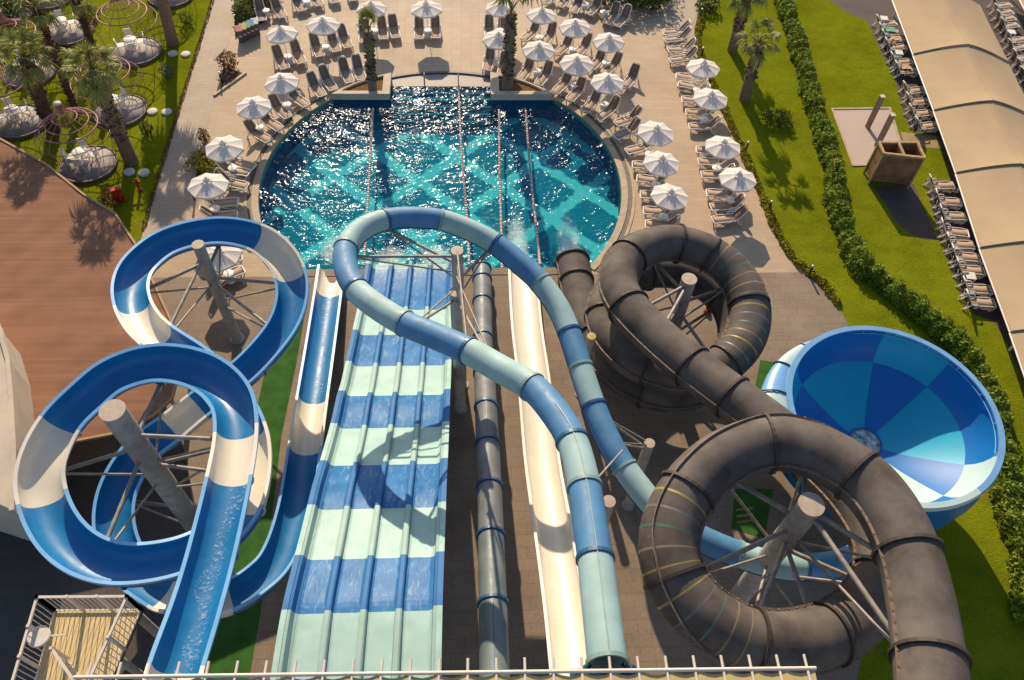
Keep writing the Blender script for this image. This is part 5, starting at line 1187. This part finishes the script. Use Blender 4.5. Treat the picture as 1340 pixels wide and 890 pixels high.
for px, py, zt, lb in ((1135, 167, 2.2, 'square wooden post at the centre of the shower pad'), (1147, 192, 2.25, 'square wooden post on the shower pad touching the cabin')):
    p = W(px, py); e = empty('shower_post', (p.x, p.y, .02), R_(8), label=lb, cat='shower post', group='wooden shower posts')
    b = MB(); b.box((0, 0, zt/2), (.24, .24, zt)); b.build('shaft', M['post'], e); b = MB(); b.box((0, 0, zt+.03), (.28, .28, .06)); b.build('cap', M['planter'], e)
    b = MB(); b.tube([(0, -.12, zt-.25), (0, -.35, zt-.22), (0, -.4, zt-.3)], .02, 6); b.build('shower_arm', M['alu'], e)
# tower roof along the bottom edge
te = empty('start_tower', (0, 0, 0), label='start tower with sand canvas roof and rows of projecting rafters along the bottom edge', cat='tower')
ZR = 15.0; A = W(100, 888, ZR); B = W(1066, 876, ZR); dr = (B-A).normalized(); bk = Vector((dr.y, -dr.x, 0)); bk = bk if bk.y < 0 else -bk
b = MB(); n = 25; vs = []
for i in range(n*4+1):
    u = i/(n*4); sag = .035*abs(math.sin(math.pi*u*n))
    for j in range(4): vs.append(A.lerp(B, u)+bk*(j*1.0+(.06*abs(math.sin(math.pi*u*n)) if j == 0 else 0))+Vector((0, 0, -sag-.05*j)))
b.add(vs, [(i*4+j, i*4+j+1, i*4+j+5, i*4+j+4) for i in range(n*4) for j in range(3)], 0, True); b.build('roof', M['roofbeige'], te)
b = MB(); b.tube([A-dr*.05-bk*.02, B+dr*.03-bk*.02], .036, 8); b.build('eaves_tube', M['rail'], te)
for i in range(26):
    p = A.lerp(B, (i+.35)/25.6); b = MB(); b.tube([p-bk*.27+Vector((0, 0, -.02)), p+bk*1.2+Vector((0, 0, .04))], .027, 7); b.build('rafter', M['rail'], te)
for i in range(5):
    p = A.lerp(B, .04+i*.23)+bk*2.4; b = MB(); b.tube([(p.x, p.y, 0), (p.x, p.y, ZR-.2)], .16, 10); b.build('tower_post', M['steel'], te)
b = MB(); b.prism([(A.x, A.y-.9), (B.x, B.y-.9), (B.x, -3), (A.x, -3)], 9.3, 9.5); b.build('start_deck', M['concrete'], te)
# stair landing with railings
pe = empty('stair_landing', (-10.3, 5.5, 0), label='timber floored stair landing enclosed by pale bar railings in the lower corner', cat='stair landing'); po = Vector((-10.3, 5.5, 0)); ZP = 9.0
Pq = [W(73.6, 800, ZP), W(186, 799, ZP), W(140, 905, ZP), W(42, 915, ZP)]
b = MB(); b.prism([tuple((p-po).xy) for p in Pq], ZP-.12, ZP-.006); b.build('slab', M['gap'], pe)
a, c, d_, e_ = (p-po for p in Pq); b = MB(); n = 20
for k in range(n):
    u0, u1 = (k+.05)/n, (k+.95)/n; P0, P1, P3, P4 = a.lerp(c, u0), a.lerp(c, u1), e_.lerp(d_, u1), e_.lerp(d_, u0); b.prism([tuple(v.xy) for v in (P0, P1, P3, P4)], ZP-.004, ZP+.02)
b.build('decking', M['yplank'], pe)
def railing(p0, p1, nm='railing', out=.0, h=1.1, gap=.13, posts=3):
    b = MB(); d = p1-p0; L = d.length; d.normalize(); z = Vector((0, 0, 1))
    b.bar(p0+z*h, p1+z*h, .06, .06); b.bar(p0+z*.08, p1+z*.08, .04, .04)
    k = 0
    while k*gap < L: p = p0+d*k*gap; b.bar(p+z*.08, p+z*h, .018, .018); k += 1
    o = b.build(nm, M['rail'], pe)
    for i in range(posts):
        p = p0.lerp(p1, i/(posts-1)); b = MB(); b.bar(p, p+z*(h+.06), .07, .07); b.build('post', M['rail'], o)
railing(a, c, posts=4); railing(a, e_, posts=4); railing(c, d_, posts=3)
h0, h1 = W(88, 862, ZP)-po, W(118, 905, ZP)-po
railing(h0, h1, 'inner_railing', h=.9, posts=2)
for v in (a, c, d_, e_):
    b = MB(); vi = v.lerp((a+c+d_+e_)/4, .1); b.tube([(vi.x, vi.y, 0), (vi.x, vi.y, ZP-.12)], .12, 10); b.build('support_post', M['steel'], pe)
b = MB(); p = W(51, 833, ZP+.75); b.lathe([(0, .03), (.25, .03), (.27, .015), (.27, -.02), (0, -.03)], 24, sm=False); o = b.build('round_lamp', M['stone_w']); o.location = p; tag(o, 'round cream disc lamp fixed outside the stair landing railing', 'lamp')
b = MB(); b.bar((.2, .02, -.04), (.62, .04, -.06), .04, .04); b.build('bracket', M['rail'], o)

# ------------------------------------------------------------------ gazebos with tables
def make_gazebo():
    e = empty('garden_gazebo', (0, 0, 0))
    b = MB(); b.lathe([(0, .14), (1.42, .14), (1.42, 0)], 36); b.build('base_disc', M['disc'], e)
    b = MB(); b.lathe([(1.44, .0), (1.44, .165), (1.53, .165), (1.54, .15), (1.54, 0)], 36); b.build('base_rim', M['gaz_rim'], e)
    def hoop(r, z, t_=.028): bb = MB(); bb.tube([(r*math.cos(2*math.pi*k/40), r*math.sin(2*math.pi*k/40), z) for k in range(40)], t_, 6, 0, False, True); bb.build('hoop', M['pink'], e)
    hoop(1.45, 2.75, .038); hoop(1.08, 2.98); hoop(.62, 3.25); hoop(1.9, 2.25, .022)
    for k in range(16):
        a = 2*math.pi*k/16; ca, sa = math.cos(a), math.sin(a)
        P = [(1.5, .18), (1.85, 1.2), (1.9, 2.25), (1.45, 2.75), (1.08, 2.98), (.62, 3.25), (.28, 3.6), (.15, 4.05)] if k % 2 == 0 else [(1.9, 2.25), (1.45, 2.75), (1.08, 2.98), (.62, 3.25), (.28, 3.6), (.15, 4.05)]
        b = MB(); b.tube([(r*ca, r*sa, z) for r, z in P], .018, 5); b.build('rib', M['pink'], e)
    b = MB(); b.lathe([(.13, 3.5), (.14, 4.05), (.17, 4.1)], 14); b.build('neck', M['pink'], e)
    b = MB(); b.lathe([(0, 4.17), (.18, 4.16), (.2, 4.1), (.17, 4.08)], 14); b.build('cap', M['stone_w'], e)
    return e
def make_ptable():
    e = empty('patio_table', (0, 0, 0)); b = MB(); b.lathe([(0, .74), (.38, .74), (.40, .72), (.40, .70), (0, .69)], 20); b.build('table_top', M['table'], e)
    b = MB(); b.tube([(0, 0, 0), (0, 0, .69)], .04, 8); b.lathe([(.04, .05), (.24, .02), (.24, 0)], 14); b.build('pedestal', M['white'], e); return e
def make_pchair():
    e = empty('patio_chair', (0, 0, 0)); b = MB(); b.box((0, 0, .44), (.44, .44, .035)); b.build('seat', M['table'], e)
    b = MB()
    for k in range(5): b.box((.22+.02*abs(k-2)*.0, -.18+.09*k, .67), (.025, .07, .42), 0, 0, Matrix.Rotation(.15, 3, 'Y'))
    b.bar((.25, -.22, .89), (.25, .22, .89), .04, .06); b.build('backrest', M['table'], e)
    for sx_ in (-1, 1):
        for sy in (-1, 1): b = MB(); b.bar((sx_*.19, sy*.19, .43), (sx_*.22, sy*.21, 0), .035, .035); b.build('leg', M['white'], e)
    return e
gz, pt, pc = make_gazebo(), make_ptable(), make_pchair(); first = True
for px, py, lb in ((117, 217, 'nearest to the brown awning, with a cream capped hat frame'), (158, 147, 'behind the thick palm by the path, half screened by its crown'), (180, 69, 'beside the path in the upper group, showing its whole hat frame'), (28, 161, 'at the far edge beside the awning'),
        (90, 44, 'between the two thin palms'), (224, -4, 'beside the stout grey palm'), (40, 97, 'behind the outer thick palm crown'), (66, -2, 'in the top corner on the sandy path')):
    p = W(px, py)
    for kind_, src in (('g', gz),):
        g = src if first else copy_tree(src); g.location = (p.x, p.y, .014); g.rotation_euler = (0, 0, random.uniform(0, 1)); tag(g, 'pink metal gazebo '+lb, 'gazebo', 'pink gazebos on the lawn')
    c = Vector((p.x-.25, p.y+.15, .155)); t_ = pt if first else copy_tree(pt); t_.location = c; tag(t_, 'white round table inside the gazebo '+lb.split(',')[0], 'table', 'white tables inside gazebos')
    r0 = random.uniform(0, 1.5)
    for k in range(4):
        a = r0+k*math.pi/2; s = pc if (first and k == 0) else copy_tree(pc); s.location = c+Vector((.62*math.cos(a), .62*math.sin(a), 0)); s.rotation_euler = (0, 0, a)
        tag(s, 'white chair at the table inside the gazebo '+lb.split(',')[0], 'chair', 'white chairs in the gazebo '+lb.split(',')[0])
    first = False
